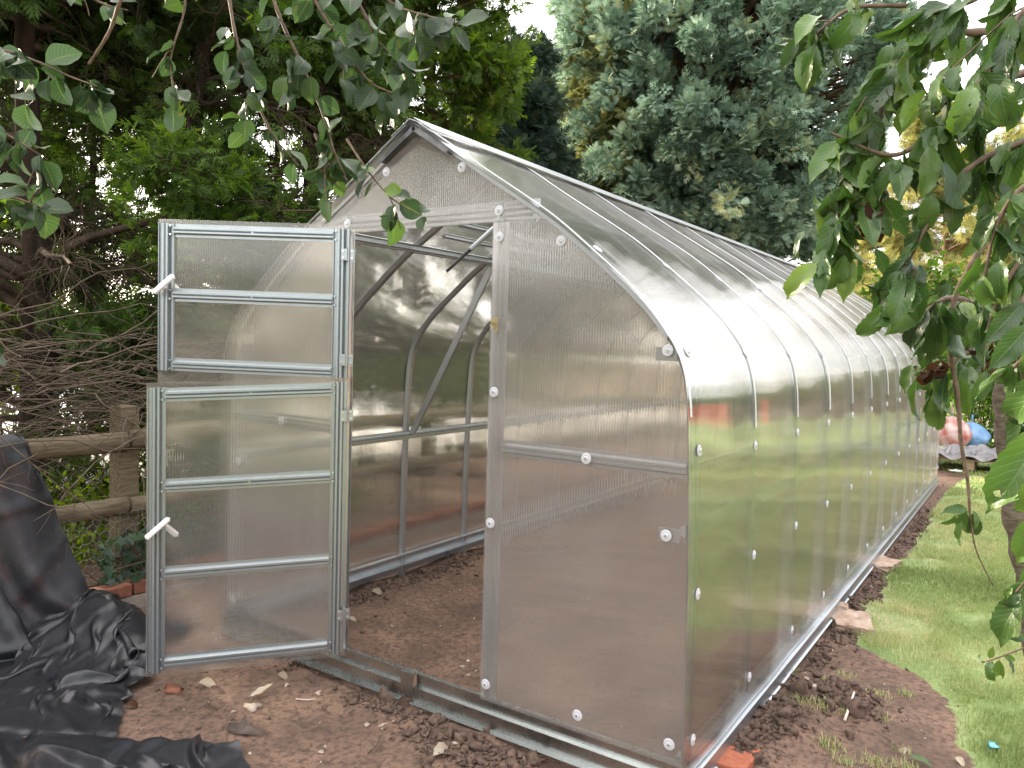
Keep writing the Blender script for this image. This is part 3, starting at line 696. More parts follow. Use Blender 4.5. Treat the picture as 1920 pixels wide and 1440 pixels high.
for y in (.02, 1.05, 2.3, 4.6, 6.9):
    mb = MB(); V = []; n = 9
    for i in range(n):
        z = -.12+1.17*i/(n-1); w_ = .056*(1+.03*math.sin(i*2.1+y))
        for dx, dy in ((-1, -1), (-.3, -1.06), (.4, -1.05), (1, -.95), (1.05, .2), (1, .95), (-.2, 1.05), (-1, 1)): V.append((FX-.045+dx*w_, y+dy*w_, z))
    V += [(FX-.045, y, 1.062)]
    m = 8; F = [(i*m+j, i*m+(j+1) % m, (i+1)*m+(j+1) % m, (i+1)*m+j) for i in range(n-1) for j in range(m)] + [((n-1)*m+j, (n-1)*m+(j+1) % m, n*m) for j in range(m)]
    mb.add(V, F); mb.build('post', M['wood_fence'], fe)
# hexagonal netting
cell = .05; a3 = cell/math.sqrt(3); seg = []
for i in range(-40, 50):
    for j in range(0, 11):
        cx = i*cell + (cell/2 if j % 2 else 0); cz = .03+j*a3*1.5
        top = (cx, cz+a3/2)
        seg += [((cx-cell/2, cz), (cx, cz+a3/2)), ((cx, cz+a3/2), (cx+cell/2, cz)), ((cx, cz+a3/2), (cx, cz+a3*1.5))] if False else [((cx-cell/2, cz), (cx, cz+a3/2)), ((cx, cz+a3/2), (cx+cell/2, cz)), ((cx+cell/2, cz), (cx+cell/2, cz-a3))]
S = np.array(seg); jit = lambda q: q + .006*np.sin(q[..., ::-1]*47)+.004*np.sin(q*83+1)
S = jit(S); Pw = np.stack([np.full(S.shape[:2], FX+.075)+.010*np.sin(S[..., 0]*9+S[..., 1]*14), S[..., 0], S[..., 1]], -1)
V, F = tubes(Pw, np.full(Pw.shape[:2], .0012), 3); link('wire_netting', np_mesh('wire_netting', V, F), M['wire'], fe)

ed = empty('brick_edging'); tag(ed, 'low edging of old red bricks on pale mortar at the foot of the fence', 'edging')
mb = MB(); mb2 = MB()
for i in range(26):
    y = -.30+i*.225; q = rng.normal(0, .004, 3)
    mb.box((-.80+q[0], y+q[1], .045+q[2]), (-.695+q[0], y+.213, .112+q[2]))
mb.build('brick_course', M['brick_old'], ed, .006); mb2.box((-.79, -.30, -.25), (-.702, 5, .042)); mb2.build('footing', M['mortar'], ed, .004)

# ================================================================== TARPAULIN (cloth relaxed onto the soil)
def relax(X, ru, rv, pin=None, iters=260, zfun=None, floor=.006, seed=0, sphere=None, xmin=None, grav=.0016, damp=.94, bend=.22):
    X = X.copy(); Pv = X.copy(); nu, nv, _ = X.shape
    def con(sa, sb, L, k):
        d = X[sb]-X[sa]; l = np.linalg.norm(d, axis=-1, keepdims=True)+1e-9; c_ = d*(1-L/l)*.5*k
        X[sa] += c_; X[sb] -= c_
    S_ = slice
    for it in range(iters):
        v = (X-Pv)*damp; Pv = X.copy(); X += v; X[..., 2] -= grav
        for _ in range(5):
            for o_ in (0, 1):
                m = (nu-o_)//2*2+o_
                con((S_(o_, m, 2),), (S_(o_+1, m, 2),), ru, 1.)
                m = (nv-o_)//2*2+o_
                con((S_(None), S_(o_, m, 2)), (S_(None), S_(o_+1, m, 2)), rv, 1.)
            dg = math.hypot(ru, rv)
            for o_ in (0, 1):
                m = (nu-o_)//2*2+o_
                con((S_(o_, m, 2), S_(0, nv-1)), (S_(o_+1, m, 2), S_(1, nv)), dg, .35)
                con((S_(o_, m, 2), S_(1, nv)), (S_(o_+1, m, 2), S_(0, nv-1)), dg, .35)
            # stiffness
            dif = X[:-2]+X[2:]-2*X[1:-1]; X[1:-1] += dif*bend*.25; X[:-2] -= dif*bend*.125; X[2:] -= dif*bend*.125
            dif = X[:, :-2]+X[:, 2:]-2*X[:, 1:-1]; X[:, 1:-1] += dif*bend*.25; X[:, :-2] -= dif*bend*.125; X[:, 2:] -= dif*bend*.125
            if sphere is not None:
                for c0, rad in sphere:
                    q = (X-np.array(c0))/np.array(rad); l = np.linalg.norm(q, axis=-1, keepdims=True)
                    X = np.where(l < 1, np.array(c0)+q/(l+1e-9)*np.array(rad), X)
            if xmin is not None: X[..., 0] = np.maximum(X[..., 0], xmin)
            if pin is not None: X[pin[0]] = pin[1]
            g = zfun(X[..., 0], X[..., 1])+floor if zfun else floor
            below = X[..., 2] < g
            X[..., 2] = np.where(below, g, X[..., 2])
            X[..., :2] = np.where(below[..., None], X[..., :2]*.15+Pv[..., :2]*.85, X[..., :2])
    return X
def gz_fast(x, y): return -.035 + (vnoise(x, y, 1, .7, 2)-.5)*.05
t = NT('black_tarp'); P = t.pos()
nd = t.noise(2.3, 6, .7, P); nf = t.noise(45, 5, .7, P); wv = t.noise(900, 2, .5, P)
c = t.mixc(t.ramp(nf, [(.3, (0, 0, 0)), (.7, (1, 1, 1))]), (.006, .0065, .009), (.015, .016, .020))
c = t.mixc(t.math('MULTIPLY', t.ramp(nd, [(.58, (0, 0, 0)), (.74, (1, 1, 1))]), t.ramp(nf, [(.35, (.1, .1, .1)), (.75, (.75, .75, .75))])), c, (.12, .088, .062))
M['tarp'] = t.done(t.bsdf(c, .37, 0, .55, t.bump(t.math('ADD', nf, t.math('MULTIPLY', wv, .2)), .22, .004)))
def cloth_obj(name, X, seed, crease=.010):
    rg = R_(seed); nu, nv, _ = X.shape; I, J = np.meshgrid(np.linspace(0, 1, nu), np.linspace(0, 1, nv), indexing='ij')
    keep = None
    du = np.gradient(X, axis=0); dv = np.gradient(X, axis=1); N = unit(np.cross(du, dv))
    cr = np.zeros_like(I)
    for q in range(26):           # straight fold lines pressed into the sheet
        a = rg.uniform(0, PI); o_ = rg.uniform(-.2, 1.2); d = np.abs((I-.5)*math.cos(a)+(J-.5)*math.sin(a)-(o_-.5)); wd = rg.uniform(.02, .04)
        cr += rg.choice([-.35, 1])*np.clip(1-d/wd, 0, 1)*rg.uniform(.3, 1)
    X = X+N*(cr*crease)[..., None]
    id_ = np.arange(nu*nv).reshape(nu, nv); F = np.stack([id_[:-1, :-1], id_[1:, :-1], id_[1:, 1:], id_[:-1, 1:]], -1).reshape(-1, 4)
    me = np_mesh(name, X, F); o = link(name, me, M['tarp'], None, True)
    s = o.modifiers.new('Subdivision', 'SUBSURF'); s.levels = 2; s.render_levels = 2
    return o
rng = R_(41)
def floorA(x, y): return gz_fast(x, y)
# sheet A: thrown over the fence rail, running down to the soil
nu, nv = 58, 42
u_ = np.linspace(0, 1, nu)[:, None]*np.ones((1, nv)); v_ = np.linspace(0, 1, nv)[None]*np.ones((nu, 1))
ytop = -.565 - u_*1.4; yb = -.10 - u_*1.9
ym = ytop*(1-v_**1.7)+yb*v_**1.7
XA = np.stack([-.795+.10*v_+.42*v_**2.2, ym, .955*(1-v_)**.85-.03], -1)
XA[..., 0] += (.075*np.abs(np.sin(u_*15+v_*1.6))+.045*np.sin(u_*33-v_*2.5))*np.clip(v_*2.5, .05, 1); XA[..., 1] += .03*np.sin(u_*22+v_*3)
XA[:, 0, 2] = .945+.010*np.sin(u_[:, 0]*25); XA[:, 0, 0] = -.86; XA[:, 1, 0] = -.80
pv = XA.copy()
lu = np.linalg.norm(np.diff(XA, axis=0), axis=-1).mean()*1.06; lv = np.linalg.norm(np.diff(XA, axis=1), axis=-1).mean()*1.10
XA = relax(XA, lu, lv, (np.s_[:, [0, -1]], pv[:, [0, -1]].copy()), 26, floorA, xmin=-.815, bend=.12)
tag(cloth_obj('tarpaulin', XA, 1, .014), 'black woven sheet hung over the fence rail and sliding down to the ground', 'tarpaulin')
# sheet B: crumpled in a heap on the soil between fence and door
def floorB(x, y):
    x = np.asarray(x); y = np.asarray(y)
    q = .17*np.exp(-((x+.52)**2/.30**2+(y+.36)**2/.17**2))+.13*np.exp(-((x+.75)**2/.3**2+(y+.75)**2/.25**2))+.07*np.exp(-((x+.15)**2/.25**2+(y+.42)**2/.15**2))
    return gz_fast(x, y)+.016+q+.07*np.clip(vnoise(x, y, 56, 4.2, 2)-.45, 0, 1)*np.clip(q*12, 0, 1)
nu, nv = 62, 52
u_ = np.linspace(0, 1, nu)[:, None]*np.ones((1, nv)); v_ = np.linspace(0, 1, nv)[None]*np.ones((nu, 1))
def quadpatch(c00, c10, c01, c11, u, v):
    return (np.array(c00)*((1-u)*(1-v))[..., None]+np.array(c10)*(u*(1-v))[..., None]+np.array(c01)*((1-u)*v)[..., None]+np.array(c11)*(u*v)[..., None])
gB = [np.array([-1.0, -.62]), np.array([-.16, -.17]), gnd(-90, 1420)[:2], gnd(185, 1372)[:2]]
gB[0] = np.array([-.80, -.40]); gB[2] = gnd(-160, 1420)[:2]; gB[3] = gnd(195, 1378)[:2]
XY = quadpatch(gB[0], gB[1], gB[2], gB[3], u_, v_)
XY += (np.stack([vnoise(u_, v_, 51, 3, 3), vnoise(u_, v_, 52, 3, 3)], -1)-.5)*.26
zz = floorB(XY[..., 0], XY[..., 1])+.03+.16*np.abs(np.sin(u_*8+v_*6+4*vnoise(u_, v_, 54, 2, 2)))*vnoise(u_, v_, 57, 3, 2)*1.4+.12*np.abs(np.sin(v_*10-u_*4+4*vnoise(u_, v_, 55, 2, 2)))*vnoise(u_, v_, 58, 3, 2)*1.4
XB = np.stack([XY[..., 0], XY[..., 1], zz], -1)
ex = 1.16; LU = np.linalg.norm(np.diff(XY, axis=0), axis=-1).mean()*ex; LV = np.linalg.norm(np.diff(XY, axis=1), axis=-1).mean()*ex
XB = relax(XB, LU, LV, None, 45, floorB, bend=.26)
tag(cloth_obj('tarpaulin', XB, 2, .024), 'crumpled black sheet heaped on the soil beside the lower door leaf, dusted with dirt', 'tarpaulin')
# sheet C: the fold lying at the very front
def floorC(x, y): return gz_fast(x, y)+.016+.05*np.clip(vnoise(x, y, 66, 5, 2)-.4, 0, 1)
nu, nv = 66, 40
u_ = np.linspace(0, 1, nu)[:, None]*np.ones((1, nv)); v_ = np.linspace(0, 1, nv)[None]*np.ones((nu, 1))
gC = [gnd(-120, 1385)[:2], gnd(455, 1405)[:2], gnd(-100, 1640)[:2], gnd(500, 1640)[:2]]
XY = quadpatch(gC[0], gC[1], gC[2], gC[3], u_, v_); XY += (np.stack([vnoise(u_, v_, 61, 4, 3), vnoise(u_, v_, 62, 5, 3)], -1)-.5)*.16
zz = floorC(XY[..., 0], XY[..., 1])+.02+.11*np.abs(np.sin(u_*11+v_*4+4*vnoise(u_, v_, 63, 2, 2)))*(.2+vnoise(u_, v_, 64, 3, 2))+.12*np.exp(-((u_-.70)/.12)**2)*np.exp(-(v_/.5)**2)
XC = np.stack([XY[..., 0], XY[..., 1], zz], -1)
LU = np.linalg.norm(np.diff(XY, axis=0), axis=-1).mean()*1.22; LV = np.linalg.norm(np.diff(XY, axis=1), axis=-1).mean()*1.15
XC = relax(XC, LU, LV, None, 40, floorC, bend=.24)
tag(cloth_obj('tarpaulin', XC, 3, .018), 'black sheet lying in flat folds along the front of the bare soil', 'tarpaulin')

# ================================================================== FOLIAGE TEMPLATES
def diamonds(specs):
    V = []; F = []
    for (bx, by), ang, L, W, zc in specs:
        c_, s_ = math.cos(ang), math.sin(ang); n = len(V)
        V += [(bx, by, 0), (bx+c_*L*.5-s_*W, by+s_*L*.5+c_*W, zc), (bx+c_*L, by+s_*L, -zc*.8), (bx+c_*L*.5+s_*W, by+s_*L*.5-c_*W, zc)]
        F.append((n, n+1, n+2, n+3))
    return np.array(V, float), np.array(F)
SPRAY = [diamonds([((.0, 0), 0., 1.0, .055, .02)] + [((.14+.17*i, 0), s*(.85-.10*i), .52-.075*i, .05, .05) for i in range(4) for s in (-1, 1)]),
         diamonds([((.0, 0), .1, .95, .06, .05), ((.1, .0), .7, .55, .055, -.04), ((.2, .02), -.75, .5, .055, .06), ((.4, .03), .65, .42, .05, .05), ((.5, .04), -.6, .38, .05, -.03), ((.7, .06), .5, .3, .045, .03), ((.72, .06), -.5, .28, .045, .02)])]
NEEDLE = diamonds([((0, 0), a, 1-.25*abs(a), .03, .03*math.cos(a*5)) for a in np.linspace(-1.15, 1.15, 9)])
LEAF4 = (np.array([(0, 0, 0), (.35, .26, .07), (.7, .2, .05), (1, 0, -.08), (.7, -.2, .05), (.35, -.26, .07), (.5, 0, 0)], float), [np.array([[0, 6, 2, 1], [0, 5, 4, 6]]), np.array([[6, 3, 2], [6, 4, 3]])])
IVYL = (np.array([(0, 0, 0), (-.1, .42, .04), (.28, .25, .03), (.45, .5, .0), (.55, .2, .05), (1, 0, -.1), (.55, -.2, .05), (.45, -.5, 0), (.28, -.25, .03), (-.1, -.42, .04)], float),
        [np.array([[0, 2, 1, 1]])[:, :3], np.array([[0, 4, 3, 2], [0, 8, 7, 6], [0, 6, 5, 4]]), np.array([[0, 9, 8]])])
IVYL = (IVYL[0], [np.array([[0, 2, 1], [0, 9, 8]]), np.array([[0, 4, 3, 2], [0, 8, 7, 6], [0, 6, 5, 4]])])

def join_arrays(parts):
    """[(V,F(list),tint)] -> one"""
    V = []; F = []; T = []; n = 0
    for v, f, t_ in parts:
        for q in (f if isinstance(f, list) else [f]): F.append(q+n)
        V.append(v); T.append(t_); n += len(v)
    byk = {}
    for f in F: byk.setdefault(f.shape[1], []).append(f)
    return np.concatenate(V), [np.concatenate(x) for x in byk.values()], np.concatenate(T)

def plume_foliage(rng, C, D, L, Rr, per, size, tmpl, tone=(.5, .25)):
    """feathery plumes: centre C, direction D, length L, radius Rr; sprays sit on the outer shell pointing out and along D"""
    N = len(C); M_ = N*per
    c = np.repeat(C, per, 0); d = np.repeat(unit(D), per, 0); l = np.repeat(L, per)[:, None]; r = np.repeat(Rr, per)[:, None]
    q = unit(rng.normal(size=(M_, 3))); s = rng.random((M_, 1))**.6
    rad = r*np.sqrt(1-np.clip(s*1.02-.05, 0, 1)**2)*rng.uniform(.35, 1., (M_, 1))
    qp = unit(q-d*(q*d).sum(1, keepdims=True))
    P = c+d*l*(s-.4)+qp*rad
    X = unit(d*1.0+qp*.75+rng.normal(0, .35, (M_, 3)))
    Zh = unit(rng.normal(size=(M_, 3))*.6+np.array([0, 0, 1]))
    tn = np.repeat(rng.normal(tone[0], tone[1]*.6, N), per)+rng.normal(0, tone[1]*.6, M_)+.15*(s[:, 0]-.5)
    half = M_//2; out = []
    for T_, sl in ((tmpl[0], slice(0, half)), (tmpl[-1], slice(half, M_))):
        sel = rng.permutation(M_)[sl]
        V, F, t_, _ = scatter(T_[0], T_[1], P[sel], X[sel], Zh[sel], size*rng.uniform(.6, 1.3, len(sel)), np.clip(tn[sel], 0, 1))
        out.append((V, F, t_))
    return join_arrays(out)

def limbs(rng, tz, az, L, trunk, rise, droop, n=7, wob=.06):
    B = len(tz); s = np.linspace(0, 1, n)[None, :, None]
    d = np.stack([np.cos(az), np.sin(az), 0*az], -1)[:, None]
    P = trunk(tz)[:, None]+d*L[:, None, None]*s + np.array([0, 0, 1.])*(L[:, None, None]*(rise[:, None, None]*s-droop[:, None, None]*s**2))
    w_ = np.cumsum(rng.normal(0, wob, (B, n, 3)), 1)*L[:, None, None]; w_ -= w_[:, :1]
    return P+w_*.55
def offshoots(rng, P, k, L, spread, smin=.2, n=5, droop=.25, wob=.08):
    """k side shoots per path"""
    B, m, _ = P.shape; s = rng.uniform(smin, .98, (B, k))*(m-1); i = np.minimum(s.astype(int), m-2); f = (s-i)[..., None]
    bi = np.arange(B)[:, None]; st = P[bi, i]*(1-f)+P[bi, i+1]*f; d0 = unit(P[bi, i+1]-P[bi, i])
    d = unit(d0*.7+rng.normal(0, spread, (B, k, 3))); l = rng.uniform(.45, 1.2, (B, k, 1))*L*(1.15-.6*(s/(m-1))[..., None])
    q = np.linspace(0, 1, n)[None, None, :, None]
    Q = st[:, :, None]+d[:, :, None]*l[:, :, None]*q-np.array([0, 0, 1.])*droop*l[:, :, None]*q**2
    w_ = np.cumsum(rng.normal(0, wob, Q.shape), 2)*l[:, :, None]; w_ -= w_[:, :, :1]
    return (Q+w_*.5).reshape(-1, n, 3)
def taper(P, r0, r1): 
    B, n, _ = P.shape; r0 = np.broadcast_to(np.asarray(r0, float), (B,)); r1 = np.broadcast_to(np.asarray(r1, float), (B,))
    s = np.linspace(0, 1, n); return r0[:, None]*(1-s)+r1[:, None]*s
def trunk_obj(rng, path, r0, r1, parent, mat=None, n=40, sides=14, name='trunk'):
    P = smooth_path(path, n); P[:, :2] += np.cumsum(rng.normal(0, .006, (n, 2)), 0)*.5
    V, F = tubes(P[None], (np.linspace(0, 1, n)**.8*(r1-r0)+r0)[None]*(1+.35*np.exp(-np.arange(n)/2.2))[None], sides)
    V += rng.normal(0, r0*.035, V.shape)
    return link(name, np_mesh(name, V, F), mat or M['bark'], parent, True), P

LEY_PROTO = {}
def leyland(label, base, top, r0, reach, seed, folfun, nl=80, tone=(.5, .25), per=17, size=.15, zlo=.7, twigmat='twig_dark', folmat='ley', name='cypress_tree', cat='tree', group=None, tw=10, rise0=.35, subk=4):
    rng = R_(seed); base = np.array(base, float); top = np.array(top, float)
    T = empty(name, base.tolist()); tag(T, label, cat, group)
    def trunk(z): 
        s = np.clip((z-base[2])/(top[2]-base[2]), 0, 1)[:, None]; return base+(top-base)*s+np.stack([.10*np.sin(s[:, 0]*7+seed), .10*np.sin(s[:, 0]*5+2*seed), 0*s[:, 0]], -1)
    zs = np.linspace(base[2]-.15, top[2], 14)
    o, _ = trunk_obj(rng, trunk(zs)-base, r0, r0*.18, T)
    tz = rng.uniform(zlo, top[2]-.2, nl); az = rng.uniform(0, 2*PI, nl); rel = (tz-base[2])/(top[2]-base[2])
    L = reach*(1.0-.62*np.clip(rel-.25, 0, 1))*rng.uniform(.65, 1.15, nl)
    A = limbs(rng, tz, az, L, trunk, rng.uniform(.05, rise0+.25, nl), rng.uniform(.0, .35, nl))
    Bq = offshoots(rng, A, tw, .55*reach/1.6, .55); Cq = offshoots(rng, Bq, subk, .30, .6, .1, 4)
    VA, FA = tubes(A-base, taper(A, .030*L/1.6+.006, .006), 5); VB, FB = tubes(Bq-base, taper(Bq, .006, .0022), 3); VC, FC = tubes(Cq-base, taper(Cq, .0026, .0012), 3)
    V = np.concatenate([VA, VB, VC]); F = np.concatenate([FA, FB+len(VA), FC+len(VA)+len(VB)])
    link('branches', np_mesh('branches', V, F), M[twigmat], T, False)
    # foliage plumes at shoot ends
    E_ = np.concatenate([Bq[:, -1], Bq[:, 2], Cq[::3, -1]]); D_ = np.concatenate([Bq[:, -1]-Bq[:, -2], Bq[:, 3]-Bq[:, 2], Cq[::3, -1]-Cq[::3, -2]])
    pr_ = folfun(E_, rng); k = rng.random(len(E_)) < pr_; E_, D_ = E_[k], unit(D_[k])+np.array([0, 0, .25])
    if len(E_):
        cl = vnoise(E_[:, 0]+E_[:, 2]*.6, E_[:, 1]+E_[:, 2]*.8, seed, 2.2, 3)
        V, F, tt = plume_foliage(rng, E_-base, D_, rng.uniform(.14, .30, len(E_)), rng.uniform(.05, .11, len(E_)), per, size, SPRAY, tone)
        npl = len(V)//len(E_)
        link('foliage', np_mesh('foliage', V, F, tt), M[folmat], T)
    return T
def nz3(E, seed, f): return vnoise(E[:, 0]*1.0+E[:, 2]*.63, E[:, 1]*1.0+E[:, 2]*.81+E[:, 0]*.3, seed, f, 3)
def fol_left(E, rng):
    z = E[:, 2]; n = nz3(E, 71, .9)
    p = np.where(z > 3.5, .55, np.where(z > 1.7, np.clip((n-.60)*7, 0, .6), np.clip((n-.45)*5, 0, .5)))
    return p*(.25+.9*(nz3(E, 72, 1.6) > .5))+.02
def fol_green(E, rng):
    z = E[:, 2]; n = nz3(E, 73, .8); return np.where(z > 2.6, np.clip((n-.36)*5, .15, .95)*np.where(z < 4.3, .45, 1.), np.clip((n-.45)*5, 0, .7))
def fol_all(E, rng): return np.clip((nz3(E, 74, .9)-.3)*4, .2, .9)
#LEY
row = [
 ('dark conifer with a thick leaning trunk and bare lower twigs, farthest left behind the fence', at(18, 800, 5.6), at(110, -500, 5.9), .155, 1.7, 101, fol_left, 60, (.22, .22)),
 ('conifer with a straight brown trunk showing in a white sky gap above the upper door', at(372, 900, 6.6), at(400, -420, 6.8), .13, 1.5, 102, fol_left, 60, (.28, .24)),
 ('bright green conifer with rusty inner twigs just left of the greenhouse ridge', at(775, 780, 8.6), at(800, -250, 8.8), .12, 1.25, 103, fol_green, 75, (.60, .26)),
 ('half-bare conifer between the trunk in the gap and the bright green one', at(575, 850, 7.4), at(560, -300, 7.6), .11, 1.3, 104, fol_left, 50, (.36, .25)),
]
for lb, b, tp, r0, reach, sd_, ff, nl, tone in row:
    b = b.copy(); b[2] = .0; leyland(lb, b, tp, r0, reach, sd_, ff, nl, tone, twigmat='twig_rust' if sd_ == 103 else 'twig_dark', tw=12 if sd_ == 103 else 20, subk=4 if sd_ == 103 else 6)
for lb, u, dep, sd_ in (('thin twiggy conifer standing further back behind the thick leaning trunk', 170, 9.2, 111), ('thin twiggy conifer further back, seen through the gap right of the straight trunk', 500, 10.2, 112), ('twiggy brown conifer further back at the far left edge', -40, 8.4, 113)):
    b = at(u, 800, dep); b[2] = 0.; tp = at(u+20, -150, dep)
    leyland(lb, b, tp, .07, 1.5, sd_, lambda E, r: np.clip((nz3(E, 75, 1.1)-.45)*4, .04, .6), 70, (.42, .25), 11, .16, .9, 'twig_dark', 'ley', tw=18, subk=5)
# slim grey-green conifer in the sky gap
b = at(990, 720, 10.6); b[2] = 0; tp = at(945, 60, 10.6)
leyland('slim grey-green conifer beside the narrow gap of white sky', b, tp, .09, .85, 105, fol_all, 70, (.5, .25), 30, .17, 1.6, 'twig_rust', 'teal', name='conifer_tree')
# low bright conifer bush in front of the trunks (green clumps above the upper door)
def fol_dense(E, rng): return np.full(len(E), .85)
b = at(345, 800, 5.4); b[2] = 0.1; tp = at(350, 235, 5.4)
leyland('low fresh-green conifer clump reaching up just above the upper door leaf', b, tp, .05, .55, 106, lambda E, r: np.clip((E[:, 2]-1.7)*2.0, .05, .9), 20, (.55, .24), 13, .12, 1.2, 'twig_dark', 'ley', tw=6)
# unseen copies of the row trees, added to shade the plot from the low sun
for k, (x, y) in enumerate([(-3.2, -2.7), (-3.1, -4.4), (-3.0, -6.2), (-3.2, -8)]):
    src = bpy.data.objects['cypress_tree' if k % 2 else 'cypress_tree.001']
    c = src.copy(); COL.objects.link(c); c.location = (x, y, 0); c.rotation_euler = (0, 0, 1.3+k)
    c['label'] = 'unseen dark conifer added beyond the left edge to shade the plot'; c['group'] = 'added shade conifers beyond the left edge'
    for ch in src.children:
        d = ch.copy(); COL.objects.link(d); d.parent = c

# ---- big blue cypress -------------------------------------------------------------------------
def blue_tree():
    rng = R_(201); base = at(1312, 690, 13.2); base[2] = 0.
    T = empty('blue_cypress', base.tolist()); tag(T, 'big blue-green feathery cypress towering behind the greenhouse roof', 'tree')
    for k, (dx, dy, r) in enumerate([(0, 0, .16), (-.45, .1, .10), (.4, -.15, .11), (.75, .2, .09), (-.75, -.2, .08), (.15, .4, .1)]):
        trunk_obj(rng, [(dx, dy, -.15), (dx*1.1, dy, 2), (dx*1.6+.05, dy*1.3, 4.5), (dx*.7, dy, 8.5)], r, .03, T, name='stem')
    N = 1150; z = rng.uniform(2.9, 10.3, N)**1.0; az = rng.uniform(0, 2*PI, N)
    R0 = np.interp(z, [2.6, 3.4, 4.6, 6.5, 8.5, 10.4], [1.2, 2.15, 2.65, 2.6, 2.0, .6])
    R0 *= .80+.42*vnoise(az*1.2+3*np.cos(az), z*.8, 202, 1.1, 3)
    z2 = rng.uniform(2.9, 4.6, 240); z = np.concatenate([z, z2]); az = np.concatenate([az, rng.uniform(-PI, 0, 240)]); R0 = np.concatenate([R0, rng.uniform(1.5, 2.5, 240)]); N = len(z)
    low = 2.9+.75*vnoise(az*1.3, 0*az, 203, 1.5, 2)+.55*np.cos(az-2.4)
    k = z > low-.2; z, az, R0 = z[k], az[k], R0[k]; N = len(z)
    d = np.stack([np.cos(az), np.sin(az), 0*az], -1); dep = rng.uniform(.72, 1.02, (N, 1))
    C = d*R0[:, None]*dep; C[:, 2] = z
    D = d*.8+np.stack([0*z, 0*z, rng.uniform(-.15, .65, N)], -1)+rng.normal(0, .25, (N, 3))
    # boughs
    S = np.stack([C*np.array([.15, .15, 1])-np.array([0, 0, .7]), C*np.array([.55, .55, 1])-np.array([0, 0, .25]), C*np.array([.85, .85, 1]), C], 1)
    V, F = tubes(S, taper(S, .03, .006), 4)
    M['blue_twig'] = M['twig_rust']; link('boughs', np_mesh('boughs', V, F), M['twig_rust'], T)
    # dead thatch inside the lower crown
    tz = rng.uniform(1.6, 5, 160); a2 = rng.uniform(0, 2*PI, 160); L = rng.uniform(.8, 1.7, 160)
    A = limbs(rng, tz, a2, L, lambda q: np.column_stack([rng.normal(0, .35, len(q)), rng.normal(0, .2, len(q)), q]), rng.uniform(.1, .5, 160), rng.uniform(0, .3, 160))
    Bq = offshoots(rng, A, 9, .5, .5); V1, F1 = tubes(A, taper(A, .014, .004), 4); V2, F2 = tubes(Bq, taper(Bq, .005, .0025), 3)
    link('dead_branches', np_mesh('dead_branches', np.concatenate([V1, V2]), np.concatenate([F1, F2+len(V1)])), M['twig_rust'], T)
    V, F, tt = plume_foliage(rng, C, D, rng.uniform(.34, .75, N), rng.uniform(.13, .25, N), 125, .15, SPRAY, (.52, .26))
    link('crown', np_mesh('crown', V, F, tt), M['blue'], T)
    # a few scattered low plumes and inner fill
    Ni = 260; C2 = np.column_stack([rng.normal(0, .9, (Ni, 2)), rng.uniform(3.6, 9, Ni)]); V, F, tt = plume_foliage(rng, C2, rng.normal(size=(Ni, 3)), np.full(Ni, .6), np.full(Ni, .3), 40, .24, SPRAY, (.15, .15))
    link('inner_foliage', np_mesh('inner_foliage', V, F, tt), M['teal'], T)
blue_tree()

M['sunlit_spray'] = mat_leaf('sunlit_flank_foliage', [(0, (.06, .075, .03)), (.5, (.16, .185, .075)), (1, (.33, .32, .13))], .3, .7, .15)  # low sunlight on the cypress flank put into a leaf colour
# ---- golden pines far right ---------------------------------------------------------------------
def pine(label, u, depth, h, reach, seed, mat='gold', nm='pine_tree', tone=(.5, .3), group=None):
    rng = R_(seed); base = at(u, 700, depth); base[2] = 0
    T = empty(nm, base.tolist()); tag(T, label, 'tree', group)
    trunk_obj(rng, [(0, 0, -.2), (.1, 0, h*.3), (-.1, .1, h*.65), (0, 0, h)], .15, .03, T, M['twig_rust'])
    nl = 60; tz = rng.uniform(h*.16, h*.97, nl); az = rng.uniform(0, 2*PI, nl); L = reach*(1.1-.75*tz/h)*rng.uniform(.6, 1.1, nl)
    A = limbs(rng, tz, az, L, lambda q: np.column_stack([0*q, 0*q, q]), rng.uniform(.05, .5, nl), rng.uniform(0, .5, nl))
    Bq = offshoots(rng, A, 9, .7, .5); V1, F1 = tubes(A, taper(A, .035, .008), 4); V2, F2 = tubes(Bq, taper(Bq, .008, .003), 3)
    link('branches', np_mesh('branches', np.concatenate([V1, V2]), np.concatenate([F1, F2+len(V1)])), M['twig_rust'], T)
    E_ = np.concatenate([Bq[:, -1], Bq[:, 2]]); D_ = np.concatenate([Bq[:, -1]-Bq[:, 0]]*2)+np.array([0, 0, .3]); k = rng.random(len(E_)) < .8
    V, F, tt = plume_foliage(rng, E_[k], D_[k], np.full(k.sum(), .3), np.full(k.sum(), .17), 16, .26, [NEEDLE, NEEDLE], tone)
    link('foliage', np_mesh('foliage', V, F, tt), M[mat], T)
pine('golden sunlit pine with orange boughs behind the fruit tree leaves', 1765, 19, 7.6, 3.0, 301)
pine('tall golden pine at the right edge behind the fruit tree trunk', 1930, 21, 8.2, 3.0, 302)
pine('yellow-green pine whose crown fills the low gap right of the blue cypress', 1660, 23, 5.4, 2.6, 303, tone=(.42, .28))
pine('dark yellowish conifer in the gap behind the greenhouse ridge', 1010, 15, 5.8, 1.9, 304, tone=(.3, .3), mat='gold', nm='conifer_tree')
b = at(1150, 720, 12.3); b[2] = 0; tp = at(1160, 10, 12.3)  # added tree, its yellow-green stands in for sun on the cypress flank
leyland('added slender yellow-green conifer standing in for sunlight on the left flank of the blue cypress', b, tp, .08, .85, 305, lambda E, r: np.clip((E[:, 2]-2.2)*.8, .0, .75), 80, (.5, .28), 24, .17, 1.8, 'twig_rust', 'sunlit_spray', name='conifer_tree', tw=8)

